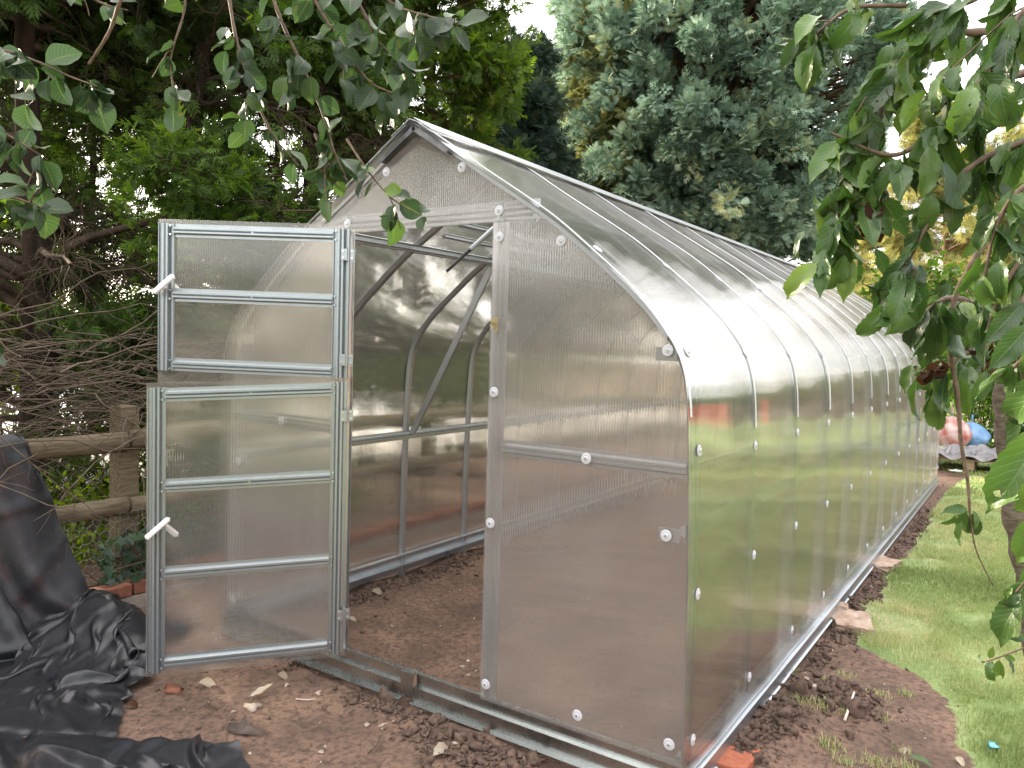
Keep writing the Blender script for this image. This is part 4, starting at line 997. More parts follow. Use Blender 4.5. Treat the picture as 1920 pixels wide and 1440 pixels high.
# ---- broadleaf shrubs ---------------------------------------------------------------------------
def shrub(label, c, rad, n, size, mat, seed, name='leafy_shrub', tone=(.5, .28), tmpl=LEAF4, stems=30, group=None, kind=None, cat='shrub'):
    rng = R_(seed); c = np.array(c, float); rad = np.array(rad, float)
    T = empty(name, (c*np.array([1, 1, 0])).tolist()); tag(T, label, cat, group, kind); b0 = c*np.array([1, 1, 0])
    k = max(8, n//70); q = unit(rng.normal(size=(k, 3)))*rng.uniform(.35, 1, (k, 1))**.5; cc = c+q*rad
    P = np.repeat(cc, n//k, 0); P = P+rng.normal(size=P.shape)*rad*.22; m = P[:, 2] > .02; P = P[m]
    out = unit((P-c)/rad); X = unit(out*.7+rng.normal(0, .5, P.shape)+np.array([0, 0, -.35])); Zh = unit(out*.5+np.array([0, 0, .8])+rng.normal(0, .4, P.shape))
    tn = np.clip(np.repeat(rng.normal(tone[0], tone[1]*.5, k), n//k)[m]+rng.normal(0, tone[1]*.7, len(P)), 0, 1)
    V, F, t_, _ = scatter(tmpl[0], tmpl[1], P-b0, X, Zh, size*rng.uniform(.6, 1.3, len(P)), tn)
    link('foliage', np_mesh('foliage', V, F, t_), M[mat], T)
    if stems:
        e = cc[rng.integers(0, k, stems)]; s0 = np.column_stack([c[0]+rng.normal(0, rad[0]*.3, stems), c[1]+rng.normal(0, rad[1]*.3, stems), 0*e[:, 0]-.05])
        S = np.stack([s0, s0*.6+e*.4+rng.normal(0, .06, e.shape), s0*.25+e*.75+rng.normal(0, .05, e.shape), e], 1)-b0
        V, F = tubes(S, taper(S, .012*min(1, rad[2]), .003), 4); link('stems', np_mesh('stems', V, F), M['twig_brown'], T)
    return T
def sh(label, u, v, dep, rad, n, size, mat, seed, **kw):
    c = at(u, v, dep); return shrub(label, c, rad, n, size, mat, seed, **kw)
sh('broad-leaved green shrub peeping over the far end of the greenhouse roof', 1715, 590, 11.5, (.75, .6, .8), 2600, .12, 'shrub', 401, tone=(.6, .28))
sh('tall leafy shrub behind the blue bag', 1850, 660, 12.6, (.8, .6, .85), 3600, .12, 'shrub', 402)
sh('dense green shrub at the right edge behind the fruit tree trunk', 1985, 640, 11.5, (.9, .7, 1.2), 4200, .11, 'shrub', 403, tone=(.55, .3))
sh('dark low shrub behind the pallet', 1890, 800, 12.2, (1.0, .5, .5), 2200, .11, 'shrub', 404, tone=(.2, .2))
sh('yellow-green bush behind the roof ridge in the gap of sky', 905, 285, 11.0, (.75, .6, .55), 2600, .085, 'lime', 405, tone=(.45, .3))
sh('lime green backlit bush beyond the fence rails', 110, 780, 6.4, (.5, .8, .55), 700, .085, 'lime', 406, tone=(.55, .3))
sh('yellow-green bramble bush behind the wire netting', 190, 985, 4.95, (.22, .55, .30), 1400, .055, 'lime', 407, tone=(.42, .3))
sh('green leafy bush behind the second fence bay, seen through the lower door', 420, 930, 6.0, (.5, .9, .45), 1800, .07, 'shrub', 408)
sh('lime green bush at the left edge behind the black sheet', -40, 560, 6.6, (.6, .9, .8), 1600, .09, 'lime', 409, tone=(.45, .3))
# ivy on the ground under the fence
rng = R_(411); n = 620; P = np.column_stack([rng.normal(-.80, .05, n), rng.uniform(-.20, 1.2, n), 0*np.ones(n)]); P[:, 2] = rng.random(n)**1.4*.30*np.clip(1-((P[:, 1]-.1)/1.2)**2, .3, 1)+.06
P[:, 0] += P[:, 2]*-.1
V, F, t_, _ = scatter(IVYL[0], IVYL[1], P, unit(np.column_stack([rng.uniform(.1, 1, n), rng.normal(0, .5, n), rng.uniform(-1., .2, n)])), unit(np.column_stack([np.ones(n), rng.normal(0, .4, n), rng.uniform(.2, 1, n)])), rng.uniform(.035, .075, n), np.clip(rng.normal(.45, .25, n), 0, 1))
iv = empty('ivy_plant', (-.8, 0, 0)); tag(iv, 'dark ivy creeping over the brick edging below the wire netting', 'ivy')
me = np_mesh('foliage', V-np.array([-.8, 0, 0]), F, t_); link('foliage', me, M['ivy'], iv)
S = np.stack([np.column_stack([np.full(40, -.8), np.linspace(-.2, 1.1, 40), np.full(40, -.02)]), np.column_stack([rng.normal(-.78, .03, 40), np.linspace(-.2, 1.1, 40)+rng.normal(0, .06, 40), rng.uniform(.08, .2, 40)]), np.column_stack([rng.normal(-.78, .04, 40), np.linspace(-.2, 1.1, 40)+rng.normal(0, .14, 40), rng.uniform(.15, .36, 40)])], 1)-np.array([-.8, 0, 0])
V, F = tubes(S, taper(S, .004, .002), 4); link('stems', np_mesh('stems', V, F), M['twig_brown'], iv)

# dead brushwood tangled above the rail
rng = R_(421); n = 300
y0 = rng.uniform(-1.6, .75, n); P0 = np.column_stack([rng.normal(-1.12, .22, n), y0, rng.uniform(.82, 1.42, n)])
az = rng.choice([PI/2, -PI/2], n)+rng.normal(0, .55, n); L = rng.uniform(.4, 1.3, n); s = np.linspace(0, 1, 9)[None, :, None]
d = np.stack([np.cos(az), np.sin(az), rng.normal(-.05, .3, n)], -1)[:, None]
A = P0[:, None]+d*L[:, None, None]*s+np.cumsum(rng.normal(0, .024, (n, 9, 3)), 1)*L[:, None, None]-np.array([0, 0, .12])*s**2
Bq = offshoots(rng, A, 3, .32, .55, .2, 6, .1, .12)
V1, F1 = tubes(A, taper(A, .0046, .0012)*rng.uniform(.5, 1.4, (n, 1)), 5); V2, F2 = tubes(Bq, taper(Bq, .0022, .0008), 3)
o = link('dead_brushwood', np_mesh('dead_brushwood', np.concatenate([V1, V2]), np.concatenate([F1, F2+len(V1)])), M['twig_dead'])
tag(o, 'tangle of grey dead twigs lying along the top rail of the fence', 'brushwood', kind='stuff')

# pale yard and far hedges
mb = MB(); mb.add([(-30, -12, .16), (-3.3, -12, .16), (-3.3, 14, .16), (-30, 14, .16)], [(0, 1, 2, 3)]); o = mb.build('yard_paving', M['pale_ground']); tag(o, 'pale paved yard beyond the fence', 'paving', kind='structure')
def hedge(label, x0, y0, x1, y1, h, wd, n, size, mat, seed, tone):
    rng = R_(seed); s = rng.random(n); a = rng.uniform(0, PI, n); L = math.hypot(x1-x0, y1-y0); nx_, ny_ = -(y1-y0)/L, (x1-x0)/L
    hh = h*(.8+.35*vnoise(s*L*.35, 0*s, seed, 1, 3)); off = np.cos(a)*wd*rng.uniform(.85, 1.1, n); z = np.sin(a)**.45*hh*rng.uniform(.2, 1, n)**.35
    P = np.column_stack([x0+(x1-x0)*s+nx_*off, y0+(y1-y0)*s+ny_*off, z]); o_ = np.column_stack([nx_*np.cos(a), ny_*np.cos(a), np.sin(a)])
    V, F, t_, _ = scatter(LEAF4[0], LEAF4[1], P, unit(o_*.5+rng.normal(0, .6, P.shape)), unit(o_+rng.normal(0, .4, P.shape)), size*rng.uniform(.6, 1.4, n), np.clip(rng.normal(tone[0], tone[1], n)+.5*(vnoise(s*L, z, seed, .7, 3)-.5), 0, 1))
    T = empty('hedge', (x0, y0, 0)); tag(T, label, 'hedge'); link('foliage', np_mesh('foliage', V-np.array([x0, y0, 0]), F, t_), M[mat], T)
    mb = MB(); mb.bar((0, 0, -.1), (x1-x0, y1-y0, -.1), (0, 0, 1), [(-wd*.6, 0), (-wd*.6, h*.6), (0, h*.72), (wd*.6, h*.6), (wd*.6, 0)]); mb.build('branch_core', M['twig_dark'], T)
hedge('far green hedge closing the lawn behind the golden pines', -2, 27, 30, 27, 2.6, .8, 9000, .32, 'shrub', 431, (.45, .25))
hedge('clipped hedge along the far right side of the lawn', 21, -14, 21, 27, 3.4, .8, 8000, .36, 'shrub', 432, (.3, .25))
hedge('tall hedge across the lawn behind the photographer', -8, -16, 20, -16, 2.8, .9, 7000, .40, 'ley', 433, (.55, .25))
hedge('hedge on the far side of the paved yard', -17, -8, -17, 16, 1.9, .8, 5000, .30, 'lime', 434, (.35, .25))
M['reflected_red'] = mat_simple('reflected_wall_red', (.55, .06, .045), (.70, .12, .085), 12, .9, .2, .3)  # unseen wall added as the red band mirrored in the side sheets
gw = empty('reflected_wall', (17, -10, 0)); tag(gw, 'unseen red wall with pale coping added right of the lawn for its reflection in the side sheets', 'wall')
mb = MB(); mb.box((0, 0, -.3), (.22, 36, 1.7)); mb.build('wall', M['reflected_red'], gw); mb = MB(); mb.box((-.05, -.05, 1.702), (.27, 36.05, 1.84)); mb.build('coping', M['stone'], gw, .01)

# ================================================================== FOREGROUND TREES
def leaf_template(rows, width, fold, curl, twist, tipp=1.6, serr=.05, cols=5, petiole=.10):
    xs = np.linspace(0, 1, rows); V = []; UV = []
    w_ = np.sin(PI*xs**.82)**.8*width*.5; w_ = np.where(xs > .7, w_*(1-((xs-.7)/.3)**tipp*.75), w_); w_[-1] = .002; w_[0] = .012
    w_ = w_*(1+serr*np.where(np.arange(rows) % 2, 1, -1))
    for i, x in enumerate(xs):
        th = curl*x; cx = math.sin(th)/curl if abs(curl) > 1e-3 else x; cz = -(1-math.cos(th))/curl if abs(curl) > 1e-3 else 0
        for j in range(cols):
            q = (j/(cols-1)-.5)*2; y = q*w_[i]; z = abs(q)**1.2*fold*w_[i]+.022*math.sin(x*15+q*2)*abs(q); tw = twist*x
            V.append((cx+z*math.sin(th), y*math.cos(tw)-z*math.sin(tw), cz+z*math.cos(th)+y*math.sin(tw))); UV.append((x, j/(cols-1)))
    F = [(i*cols+j, (i+1)*cols+j, (i+1)*cols+j+1, i*cols+j+1) for i in range(rows-1) for j in range(cols-1)]
    V = np.array(V); n = len(V); V[:, 0] += petiole
    V = np.vstack([V, [(0, -.006, 0), (0, .006, 0), (petiole+.02, .006, 0), (petiole+.02, -.006, 0)]]); UV += [(0, .5)]*4; F.append((n, n+3, n+2, n+1))
    return V, np.array(F), np.array(UV)
CH = [leaf_template(19, .41, .45, c_, t_) for c_, t_ in ((.5, .2), (1.0, -.4), (1.5, .5), (.25, -.2), (2.2, .3), (.8, .9))]
AP = [leaf_template(9, .74, .35, c_, t_, 3.0, .0, 5, .16) for c_, t_ in ((.4, .2), (.9, -.3), (-.3, .3), (1.2, .4))]
def place_leaves(rng, tm, P, X, Zh, S, tone):
    out = []; k = rng.integers(0, len(tm), len(P)); UVs = []
    for q, (TV, TF, TU) in enumerate(tm):
        s = np.where(k == q)[0]
        if len(s):
            V, F, t_, uv = scatter(TV, TF, P[s], X[s], Zh[s], S[s], tone[s], TU); out.append((V, F, t_)); UVs.append(uv)
    V, F, T = join_arrays(out); return V, F, T, np.concatenate(UVs)
def px_path(pts, n): return smooth_path([at(*p) for p in pts], n)
def foliate(rng, paths, tm, per_m, size, droop, spread, tone, start=.1, rad=.04):
    P = []; X = []
    for p in paths:
        L = np.linalg.norm(np.diff(p, axis=0), axis=1).sum(); k = max(3, int(L*per_m)); s = rng.uniform(start, 1, k)*(len(p)-1); i = np.minimum(s.astype(int), len(p)-2); f = (s-i)[:, None]
        q = p[i]*(1-f)+p[i+1]*f; d = unit(p[i+1]-p[i]); P.append(q+rng.normal(0, rad*.25, q.shape)); X.append(d*.45+rng.normal(0, spread, q.shape)+np.array([0, 0, -droop]))
    P = np.concatenate(P); X = unit(np.concatenate(X)); n = len(P)
    Zh = unit(rng.normal(0, .55, (n, 3))+np.array([.10, -.35, .75]))
    return P, X, Zh, size*rng.uniform(.62, 1.18, n), np.clip(rng.normal(tone[0], tone[1], n), 0, 1)
def fg_tree(name, label, branches, explicit, tm, mat, per_m, size, droop, spread, tone, seed, barkmat, base, extra_twigs=2, twl=.16):
    rng = R_(seed); T = empty(name, base); tag(T, label, 'tree'); b0 = np.array(base, float)
    paths = []; mbV = []; n0 = 0; Vs = []; Fs = []
    for nm, pts, r0, r1, leafy in branches:
        n = max(10, len(pts)*7); p = px_path(pts, n)
        V, F = tubes(p[None], np.linspace(r0, r1, n)[None]*(1+.12*np.sin(np.arange(n)*1.7)), 8 if r0 > .008 else 5)
        if nm == 'trunk':
            V += rng.normal(0, .0012, V.shape); link('trunk', np_mesh('trunk', V-b0, F), M[barkmat], T, True)
        else: Vs.append(V); Fs.append(F+n0); n0 += len(V)
        if leafy: paths.append((p, leafy))
    tw = []
    for p, lf in paths:
        q = offshoots(rng, p[None], max(1, int(extra_twigs*lf*np.linalg.norm(p[-1]-p[0])/.3)), twl, .5, .15, 6, .35, .06); tw += [(x, lf) for x in q]
        V, F = tubes(q, taper(q, .0022, .0012), 4); Vs.append(V); Fs.append(F+n0); n0 += len(V)
    link('branches', np_mesh('branches', np.concatenate(Vs)-b0, np.concatenate(Fs)), M['twig_brown'], T, True)
    parts = [foliate(rng, [p], tm, per_m*lf, size, droop, spread, tone) for p, lf in paths+tw]
    if explicit:
        e0 = np.array([at(a, b, d) for a, b, c_, d_, d in explicit]); e1 = np.array([at(c_, d_, d+rng.uniform(-.03, .03)) for a, b, c_, d_, d in explicit])
        ln = np.linalg.norm(e1-e0, axis=1)/1.02; parts.append((e0, unit(e1-e0), unit(rng.normal(0, .4, e0.shape)+np.array([.3, -.8, .5])), ln, np.clip(rng.normal(tone[0]+.1, tone[1], len(ln)), 0, 1)))
    P, X, Zh, S, tn = [np.concatenate(q) for q in zip(*parts)]
    V, F, t_, uv = place_leaves(rng, tm, P, X, Zh, S, tn)
    link('foliage', np_mesh('foliage', V-b0, F, t_, uv), M[mat], T, True); return T
cherry = [
 ('trunk', [(1950, 1330, 2.35), (1930, 1120, 2.33), (1900, 960, 2.3), (1884, 800, 2.28), (1886, 650, 2.25), (1905, 540, 2.2), (1950, 430, 2.1)], .031, .025, 0),
 ('limb', [(1886, 660, 2.26), (1850, 590, 2.1), (1800, 560, 1.95), (1760, 565, 1.85), (1730, 590, 1.8)], .011, .003, .75),
 ('limb', [(1935, 330, 2.0), (1880, 395, 1.95), (1845, 455, 1.9), (1820, 500, 1.88), (1790, 560, 1.86), (1780, 640, 1.84), (1795, 740, 1.83), (1802, 830, 1.83), (1814, 900, 1.83), (1818, 960, 1.83)], .010, .003, .0),
 ('twig', [(1818, 960, 1.83), (1830, 1030, 1.83), (1862, 1098, 1.83)], .0022, .0015, 0),
 ('limb', [(1960, 20, 2.0), (1840, 60, 1.9), (1745, 50, 1.85), (1700, 75, 1.82), (1670, 140, 1.8), (1640, 250, 1.78), (1600, 330, 1.77), (1575, 385, 1.76), (1568, 440, 1.76)], .011, .003, 1.0),
 ('limb', [(1980, 120, 1.8), (1880, 150, 1.75), (1800, 190, 1.72), (1720, 270, 1.72), (1660, 290, 1.72), (1560, 250, 1.74)], .010, .003, 1.0),
 ('limb', [(1700, 10, 1.8), (1600, 15, 1.8), (1540, 55, 1.8), (1510, 80, 1.8)], .006, .002, .9),
 ('limb', [(1980, 250, 1.7), (1880, 280, 1.68), (1800, 330, 1.68), (1740, 420, 1.7), (1700, 500, 1.72)], .008, .003, .8),
 ('limb', [(1960, -30, 1.6), (1850, -10, 1.6), (1780, 20, 1.6), (1700, 30, 1.62)], .008, .003, .9),
 ('limb', [(2000, 420, 1.75), (1930, 470, 1.7), (1880, 540, 1.68), (1850, 620, 1.68)], .008, .003, .8),
 ('limb', [(2010, -40, 1.5), (1920, 20, 1.5), (1875, 90, 1.5), (1845, 170, 1.5)], .006, .003, 1.),
 ('limb', [(2020, 320, 1.5), (1920, 350, 1.5), (1870, 420, 1.5), (1845, 520, 1.52)], .006, .003, .9),
 ('limb', [(2010, 600, 1.5), (1950, 640, 1.5), (1900, 690, 1.5)], .006, .003, .9),
 ('limb', [(1886, 670, 2.26), (1820, 660, 2.1), (1770, 690, 2.0), (1735, 700, 1.95)], .007, .003, .6),
 ('limb', [(2020, 1000, 1.5), (1950, 1060, 1.5), (1905, 1110, 1.5)], .003, .002, .8),
 ('twig', [(1990, 1190, 1.7), (1920, 1215, 1.7), (1875, 1232, 1.7), (1850, 1240, 1.7)], .0022, .0015, .0),
]
EX = [(1535, 488, 1470, 550, 1.75), (1550, 478, 1535, 552, 1.75), (1585, 470, 1562, 562, 1.75), (1600, 480, 1580, 563, 1.76), (1612, 478, 1600, 556, 1.77), (1640, 462, 1665, 520, 1.78), (1560, 350, 1548, 442, 1.74), (1590, 345, 1628, 425, 1.74), (1510, 428, 1484, 482, 1.75), (1625, 330, 1635, 430, 1.75),
 (1740, 560, 1668, 622, 1.8), (1745, 575, 1692, 650, 1.8), (1750, 580, 1722, 672, 1.8), (1765, 590, 1745, 690, 1.8), (1800, 600, 1770, 690, 1.82), (1712, 678, 1688, 735, 1.85), (1730, 690, 1790, 755, 1.85), (1775, 690, 1760, 770, 1.85), (1850, 690, 1838, 760, 1.85), (1800, 700, 1815, 790, 1.85),
 (1818, 955, 1768, 985, 1.83), (1818, 958, 1785, 1018, 1.83), (1820, 960, 1808, 1022, 1.83), (1822, 958, 1835, 1015, 1.83), (1816, 952, 1775, 960, 1.83), (1824, 955, 1838, 990, 1.83),
 (1965, 780, 1882, 965, 1.25), (1990, 700, 1860, 780, 1.3), (1940, 600, 1858, 690, 1.4), (1960, 950, 1905, 1060, 1.3), (1975, 860, 1920, 1010, 1.2), (1925, 560, 1850, 640, 1.5),
 (1850, 1240, 1826, 1242, 1.7), (1862, 1236, 1845, 1272, 1.7), (1875, 1234, 1872, 1276, 1.7), (1888, 1232, 1902, 1262, 1.7), (1880, 1228, 1905, 1240, 1.7), (1855, 1236, 1862, 1215, 1.7), (1905, 1110, 1885, 1150, 1.5), (1915, 1105, 1905, 1165, 1.5), (1900, 1100, 1878, 1125, 1.5),
 (1670, 120, 1600, 165, 1.8), (1690, 110, 1612, 190, 1.8), (1730, 160, 1690, 235, 1.75), (1850, 150, 1830, 240, 1.7), (1880, 170, 1905, 260, 1.7), (1790, 30, 1770, 120, 1.65), (1540, 40, 1500, 60, 1.8), (1620, 230, 1560, 320, 1.75), (1610, 250, 1545, 330, 1.75)]
fg_tree('fruit_tree', 'leafy fruit tree with long toothed leaves and a thin grey trunk at the right edge', cherry, EX, CH, 'cherry', 60, .108, .85, .38, (.46, .22), 501, 'cherry_bark', at(1945, 1330, 2.35).tolist(), 2.2, .17)
# dead curled clusters in the fruit tree
for k, (u, v, d, lb) in enumerate([(1745, 705, 1.84, 'dark withered leaf cluster hanging low beside the far end of the greenhouse'), (1862, 668, 1.95, 'brown withered leaf cluster beside the fruit tree trunk'), (1630, 408, 1.76, 'brown withered leaf hanging among the upper fruit tree leaves')]):
    rng = R_(520+k); n = 6 if k < 2 else 4; P = at(u, v-15, d)+rng.normal(0, .012, (n, 3)); X = unit(rng.normal(0, .5, (n, 3))+np.array([0, 0, -.9])); Zh = rng.normal(size=(n, 3))
    V, F, t_, uv = place_leaves(rng, [leaf_template(11, .5, 1.1, 2.6, .9), leaf_template(11, .4, 1.3, 3.2, -1.)], P, X, Zh, rng.uniform(.04, .07, n), rng.random(n))
    o = link('withered_leaves', np_mesh('withered_leaves', V, F, t_, uv), M['dead_leaf'], None, True); tag(o, lb, 'withered leaves')
apple = [
 ('limb', [(300, -120, 1.5), (232, -10, 1.55), (205, 60, 1.58), (167, 120, 1.6)], .005, .003, 0),
 ('limb', [(-80, 70, 1.6), (0, 92, 1.6), (40, 105, 1.6), (85, 122, 1.6), (135, 145, 1.6), (200, 168, 1.6)], .004, .0015, 1.1),
 ('limb', [(-90, 200, 1.55), (-20, 235, 1.55), (40, 268, 1.55), (90, 300, 1.55)], .004, .0015, .9),
 ('limb', [(-120, 340, 1.5), (-40, 360, 1.5), (30, 372, 1.5), (80, 390, 1.5)], .004, .0015, 1.0),
 ('limb', [(-60, 520, 1.7), (0, 640, 1.7), (40, 670, 1.7)], .003, .0015, .4),
 ('limb', [(490, -80, 1.9), (520, 20, 1.9), (560, 110, 1.9), (600, 200, 1.9), (625, 280, 1.9), (648, 330, 1.9)], .005, .002, .8),
 ('limb', [(560, -80, 1.8), (590, 0, 1.8), (640, 80, 1.8), (690, 150, 1.8), (735, 175, 1.8)], .005, .002, 1.1),
 ('limb', [(640, -60, 1.7), (690, 40, 1.7), (705, 75, 1.7), (745, 110, 1.7)], .004, .002, 1.0),
 ('limb', [(650, 260, 1.9), (690, 320, 1.88), (735, 372, 1.86), (785, 402, 1.85)], .003, .0013, .3),
 ('limb', [(690, -40, 1.6), (740, 10, 1.6), (800, 30, 1.6), (850, 42, 1.6), (890, 46, 1.6)], .004, .0014, .9),
 ('limb', [(420, -80, 2.0), (440, 60, 2.0), (470, 160, 2.0), (510, 250, 2.0), (560, 310, 2.0)], .005, .002, .7),
 ('limb', [(350, -80, 2.0), (345, 20, 2.0), (320, 110, 2.0), (330, 190, 2.0)], .004, .002, .4),
 ('limb', [(100, -80, 1.7), (150, -20, 1.7), (200, 10, 1.7), (240, 20, 1.7)], .004, .002, .6),
 ('limb', [(590, 250, 1.95), (620, 320, 1.95), (632, 350, 1.95)], .003, .0014, .45),
 ('limb', [(-300, -260, 1.6), (0, -150, 1.55), (300, -115, 1.55), (520, -95, 1.8), (760, -60, 1.65), (1000, -140, 1.7)], .014, .008, 0),
]
AEX = [(760, 20, 752, 62, 1.6), (835, 40, 862, 12, 1.6), (820, 42, 832, 70, 1.6), (790, 30, 772, 52, 1.6), (860, 45, 880, 52, 1.6), (740, 60, 745, 110, 1.6), (735, 372, 762, 355, 1.86), (785, 400, 805, 385, 1.85), (790, 402, 795, 432, 1.85), (740, 380, 728, 405, 1.86), (690, 330, 668, 362, 1.88), (700, 335, 690, 370, 1.88), (715, 355, 752, 362, 1.87)]
fg_tree('overhanging_tree', 'drooping sprays of roundish grey-green leaves hanging in at the upper left', apple, AEX, AP, 'apple', 52, .066, .45, .6, (.36, .24), 502, 'twig_brown', at(300, -120, 1.5).tolist(), 1.6, .12)

# ================================================================== SMALL THINGS
def bag(label, c, r, h, mat, seed):
    rng = R_(seed); nu, nv = 48, 30; th = np.linspace(0, 2*PI, nu, endpoint=False); s = np.linspace(0, 1, nv); Tq, S = np.meshgrid(th, s, indexing='ij')
    rr = r*np.clip(np.sin(np.clip(S*1.15+.10, 0, 1.0)*PI)**.55, 0, 1); rr = np.where(S > .8, rr*(1-(S-.8)/.2*.5)+.012, rr)
    w_ = vnoise(Tq*2.2, S*3, seed, 1.6, 4)-.5; rr = rr*(1+.32*w_+.09*np.sin(Tq*9+S*6)*np.clip(S, .2, 1)); rr[:, 0] = .0
    z = h*(S**1.05); V = np.stack([c[0]+rr*np.cos(Tq), c[1]+rr*np.sin(Tq)*.8, c[2]+z+.05*w_*h], -1); id_ = np.arange(nu*nv).reshape(nu, nv); i2 = np.roll(id_, -1, 0)
    F = np.stack([id_[:, :-1], i2[:, :-1], i2[:, 1:], id_[:, 1:]], -1).reshape(-1, 4)
    o = link('plastic_bag', np_mesh('plastic_bag', V, F), mat, None, True); tag(o, label, 'bag'); return o
def bagmat(name, a, b, sc_, lo, hi):
    t = NT(name); n = t.noise(sc_, 2, .5, t.obj()); n2 = t.noise(30, 4, .6, t.obj())
    d = t.bsdf(t.ramp(n, [(lo, a), (hi, b)]), .3, 0, .5, t.bump(n2, .4, .01)); tl = t.n('BsdfTranslucent'); tl.inputs[0].default_value = (*b, 1); return t.done(t.mixs(.25, d, tl.outputs[0]))
M['bag_red'] = bagmat('bag_red_white', (.50, .13, .10), (.74, .62, .58), 7, .36, .62); M['bag_blue'] = bagmat('bag_blue', (.13, .32, .60), (.30, .50, .75), 6, .3, .7)
pc = gnd(1838, 862, .0)
def P3(u, v, dep): return at(u, v, dep)
c = P3(1782, 838, 11.0); bag('red and white patterned plastic bag standing behind the grey sheet', c, .25, .56, M['bag_red'], 601)
c = P3(1820, 838, 11.05); bag('pale blue plastic bag next to the red and white one', c, .22, .46, M['bag_blue'], 602)
pl = empty('wood_pallet', P3(1830, 872, 10.3).tolist()); pl.location.z = 0; tag(pl, 'rough wooden pallet on the lawn under the grey plastic sheet', 'pallet')
for i in range(5):
    mb = MB(); mb.box((-.55, -.4+i*.19, .115), (.42, -.4+i*.19+.12, .138)); mb.build('slat', M['wood_pale'], pl)
for x in (-.55, -.1, .32):
    mb = MB(); mb.box((x, -.40, .0), (x+.1, .48, .113)); mb.build('bearer', M['wood_pale'], pl)
M['grey_sheet'] = mat_simple('grey_sheet', (.15, .145, .15), (.25, .24, .25), 12, .4, .5, .3, .01)
nu, nv = 60, 44; u_ = np.linspace(-1, 1, nu)[:, None]*np.ones((1, nv)); v_ = np.linspace(-1, 1, nv)[None]*np.ones((nu, 1)); b = P3(1830, 872, 10.3)
z = .20+.11*(np.abs(vnoise(u_*1.2, v_, 611, 1.7, 3)-.5)*-4+.8)*np.clip(1.15-np.maximum(np.abs(u_), np.abs(v_))**2, 0, 1)-.10*np.clip(np.maximum(np.abs(u_), -v_)-.72, 0, 1)*1.5+.03*np.sin(u_*9+v_*4)
V = np.stack([b[0]-.02+u_*.47+.05*np.sin(v_*3), b[1]-.12+v_*.42+.06*np.sin(u_*4), z], -1); id_ = np.arange(nu*nv).reshape(nu, nv); F = np.stack([id_[:-1, :-1], id_[1:, :-1], id_[1:, 1:], id_[:-1, 1:]], -1).reshape(-1, 4)
o = link('plastic_sheet', np_mesh('plastic_sheet', V, F), M['grey_sheet'], None, True); tag(o, 'crumpled grey plastic sheet thrown over the pallet', 'sheet')
def solid_box(name, label, cat, c, size, rz, mat, tilt=0, bev=.004, group=None):
    mb = MB(); sx, sy, sz = size; mb.box((-sx/2, -sy/2, 0), (sx/2, sy/2, sz)); o = mb.build(name, mat, None, bev); o.location = c; o.rotation_euler = (tilt, 0, rz); return tag(o, label, cat, group)
c = P3(1872, 876, 9.9); c[2] = -.02; solid_box('plank', 'pale plank leaning against the end of the pallet', 'plank', c, (.20, .62, .03), -.35, M['wood_pale'], .35)
bk = empty('brick', (2.468, .36, -.050)); tag(bk, 'new red brick propping the front corner of the greenhouse', 'brick')
mb = MB(); mb.box((-.052, -.11, 0), (.052, .11, .066)); bo = mb.build('brick_body', M['brick'], bk, .004)
M['hole'] = mat_simple('hole_shade', (.03, .015, .012), (.06, .03, .02), 20, .95, .1, .2)
mb = MB()
for x in (-.026, .0, .026): mb.disc((x, -.1105, .034), (0, -1, 0), .0085, .001, 10)  # flat dark discs, the shade inside the holes put into their colour
mb.build('hole_disc', M['hole'], bk)
def rough_slab(label, u, v, size, rz, seed, name='concrete_slab', mat='slab', cat='slab', dz=0):
    rng = R_(seed); g = gnd(u, v); bm = bmesh.new(); bmesh.ops.create_cube(bm, size=1); bmesh.ops.subdivide_edges(bm, edges=bm.edges[:], cuts=5, use_grid_fill=True)
    for vv in bm.verts:
        q = Vector((vv.co.x*size[0], vv.co.y*size[1], vv.co.z*size[2])); n_ = Vector(rng.normal(0, 1, 3).tolist())*min(size)*.08
        rnd = (abs(vv.co.x*2)**6+abs(vv.co.y*2)**6); q.x *= 1-.05*rnd*.5; q.y *= 1-.05*rnd*.5; vv.co = q+n_
    me = bpy.data.meshes.new(name); bm.to_mesh(me); bm.free(); o = link(name, me, M[mat], None, False); o.location = (g[0], g[1], float(gz(g[0], g[1]))+size[2]*.35+dz); o.rotation_euler = (rng.normal(0, .06), rng.normal(0, .06), rz); return tag(o, label, cat)
rough_slab('broken pale concrete slab half buried in spoil beside the greenhouse base', 1597, 1168, (.20, .26, .05), .3, 621)
rough_slab('small concrete lump resting on the broken slab', 1572, 1150, (.10, .07, .04), .1, 622, dz=.03)
rough_slab('weathered stone block at the lawn edge further along the base', 1652, 1060, (.20, .30, .06), -.2, 623, 'stone_block', 'slab', 'stone')
def stone(label, u, v, r, seed, group=None, mat='stone', flat=.7):
    g = gnd(u, v); rng = R_(seed); V, F = clods(rng, np.zeros((1, 3)), np.array([r])); V[:, 2] *= flat; o = link('stone', np_mesh('stone', V, F), M[mat], None, True)
    o.location = (g[0], g[1], float(gz(g[0], g[1]))+r*.42*flat); return tag(o, label, 'stone', group)
stone('rounded pinkish stone on the spoil heap right of the greenhouse', 1525, 1313, .030, 631)
stone('round pale stone on the soil below the dry leaves', 477, 1315, .022, 632)
stone('reddish flat stone on the soil under the lower door', 328, 1287, .032, 633, mat='brick_old')
stone('dark round clod lying alone on the bare patch right of the greenhouse', 1594, 1381, .020, 634, mat='clod', flat=.95)
stone('white chip near the left end of the door sill', 597, 1291, .013, 635)
grp = 'small pale stones scattered on the soil'
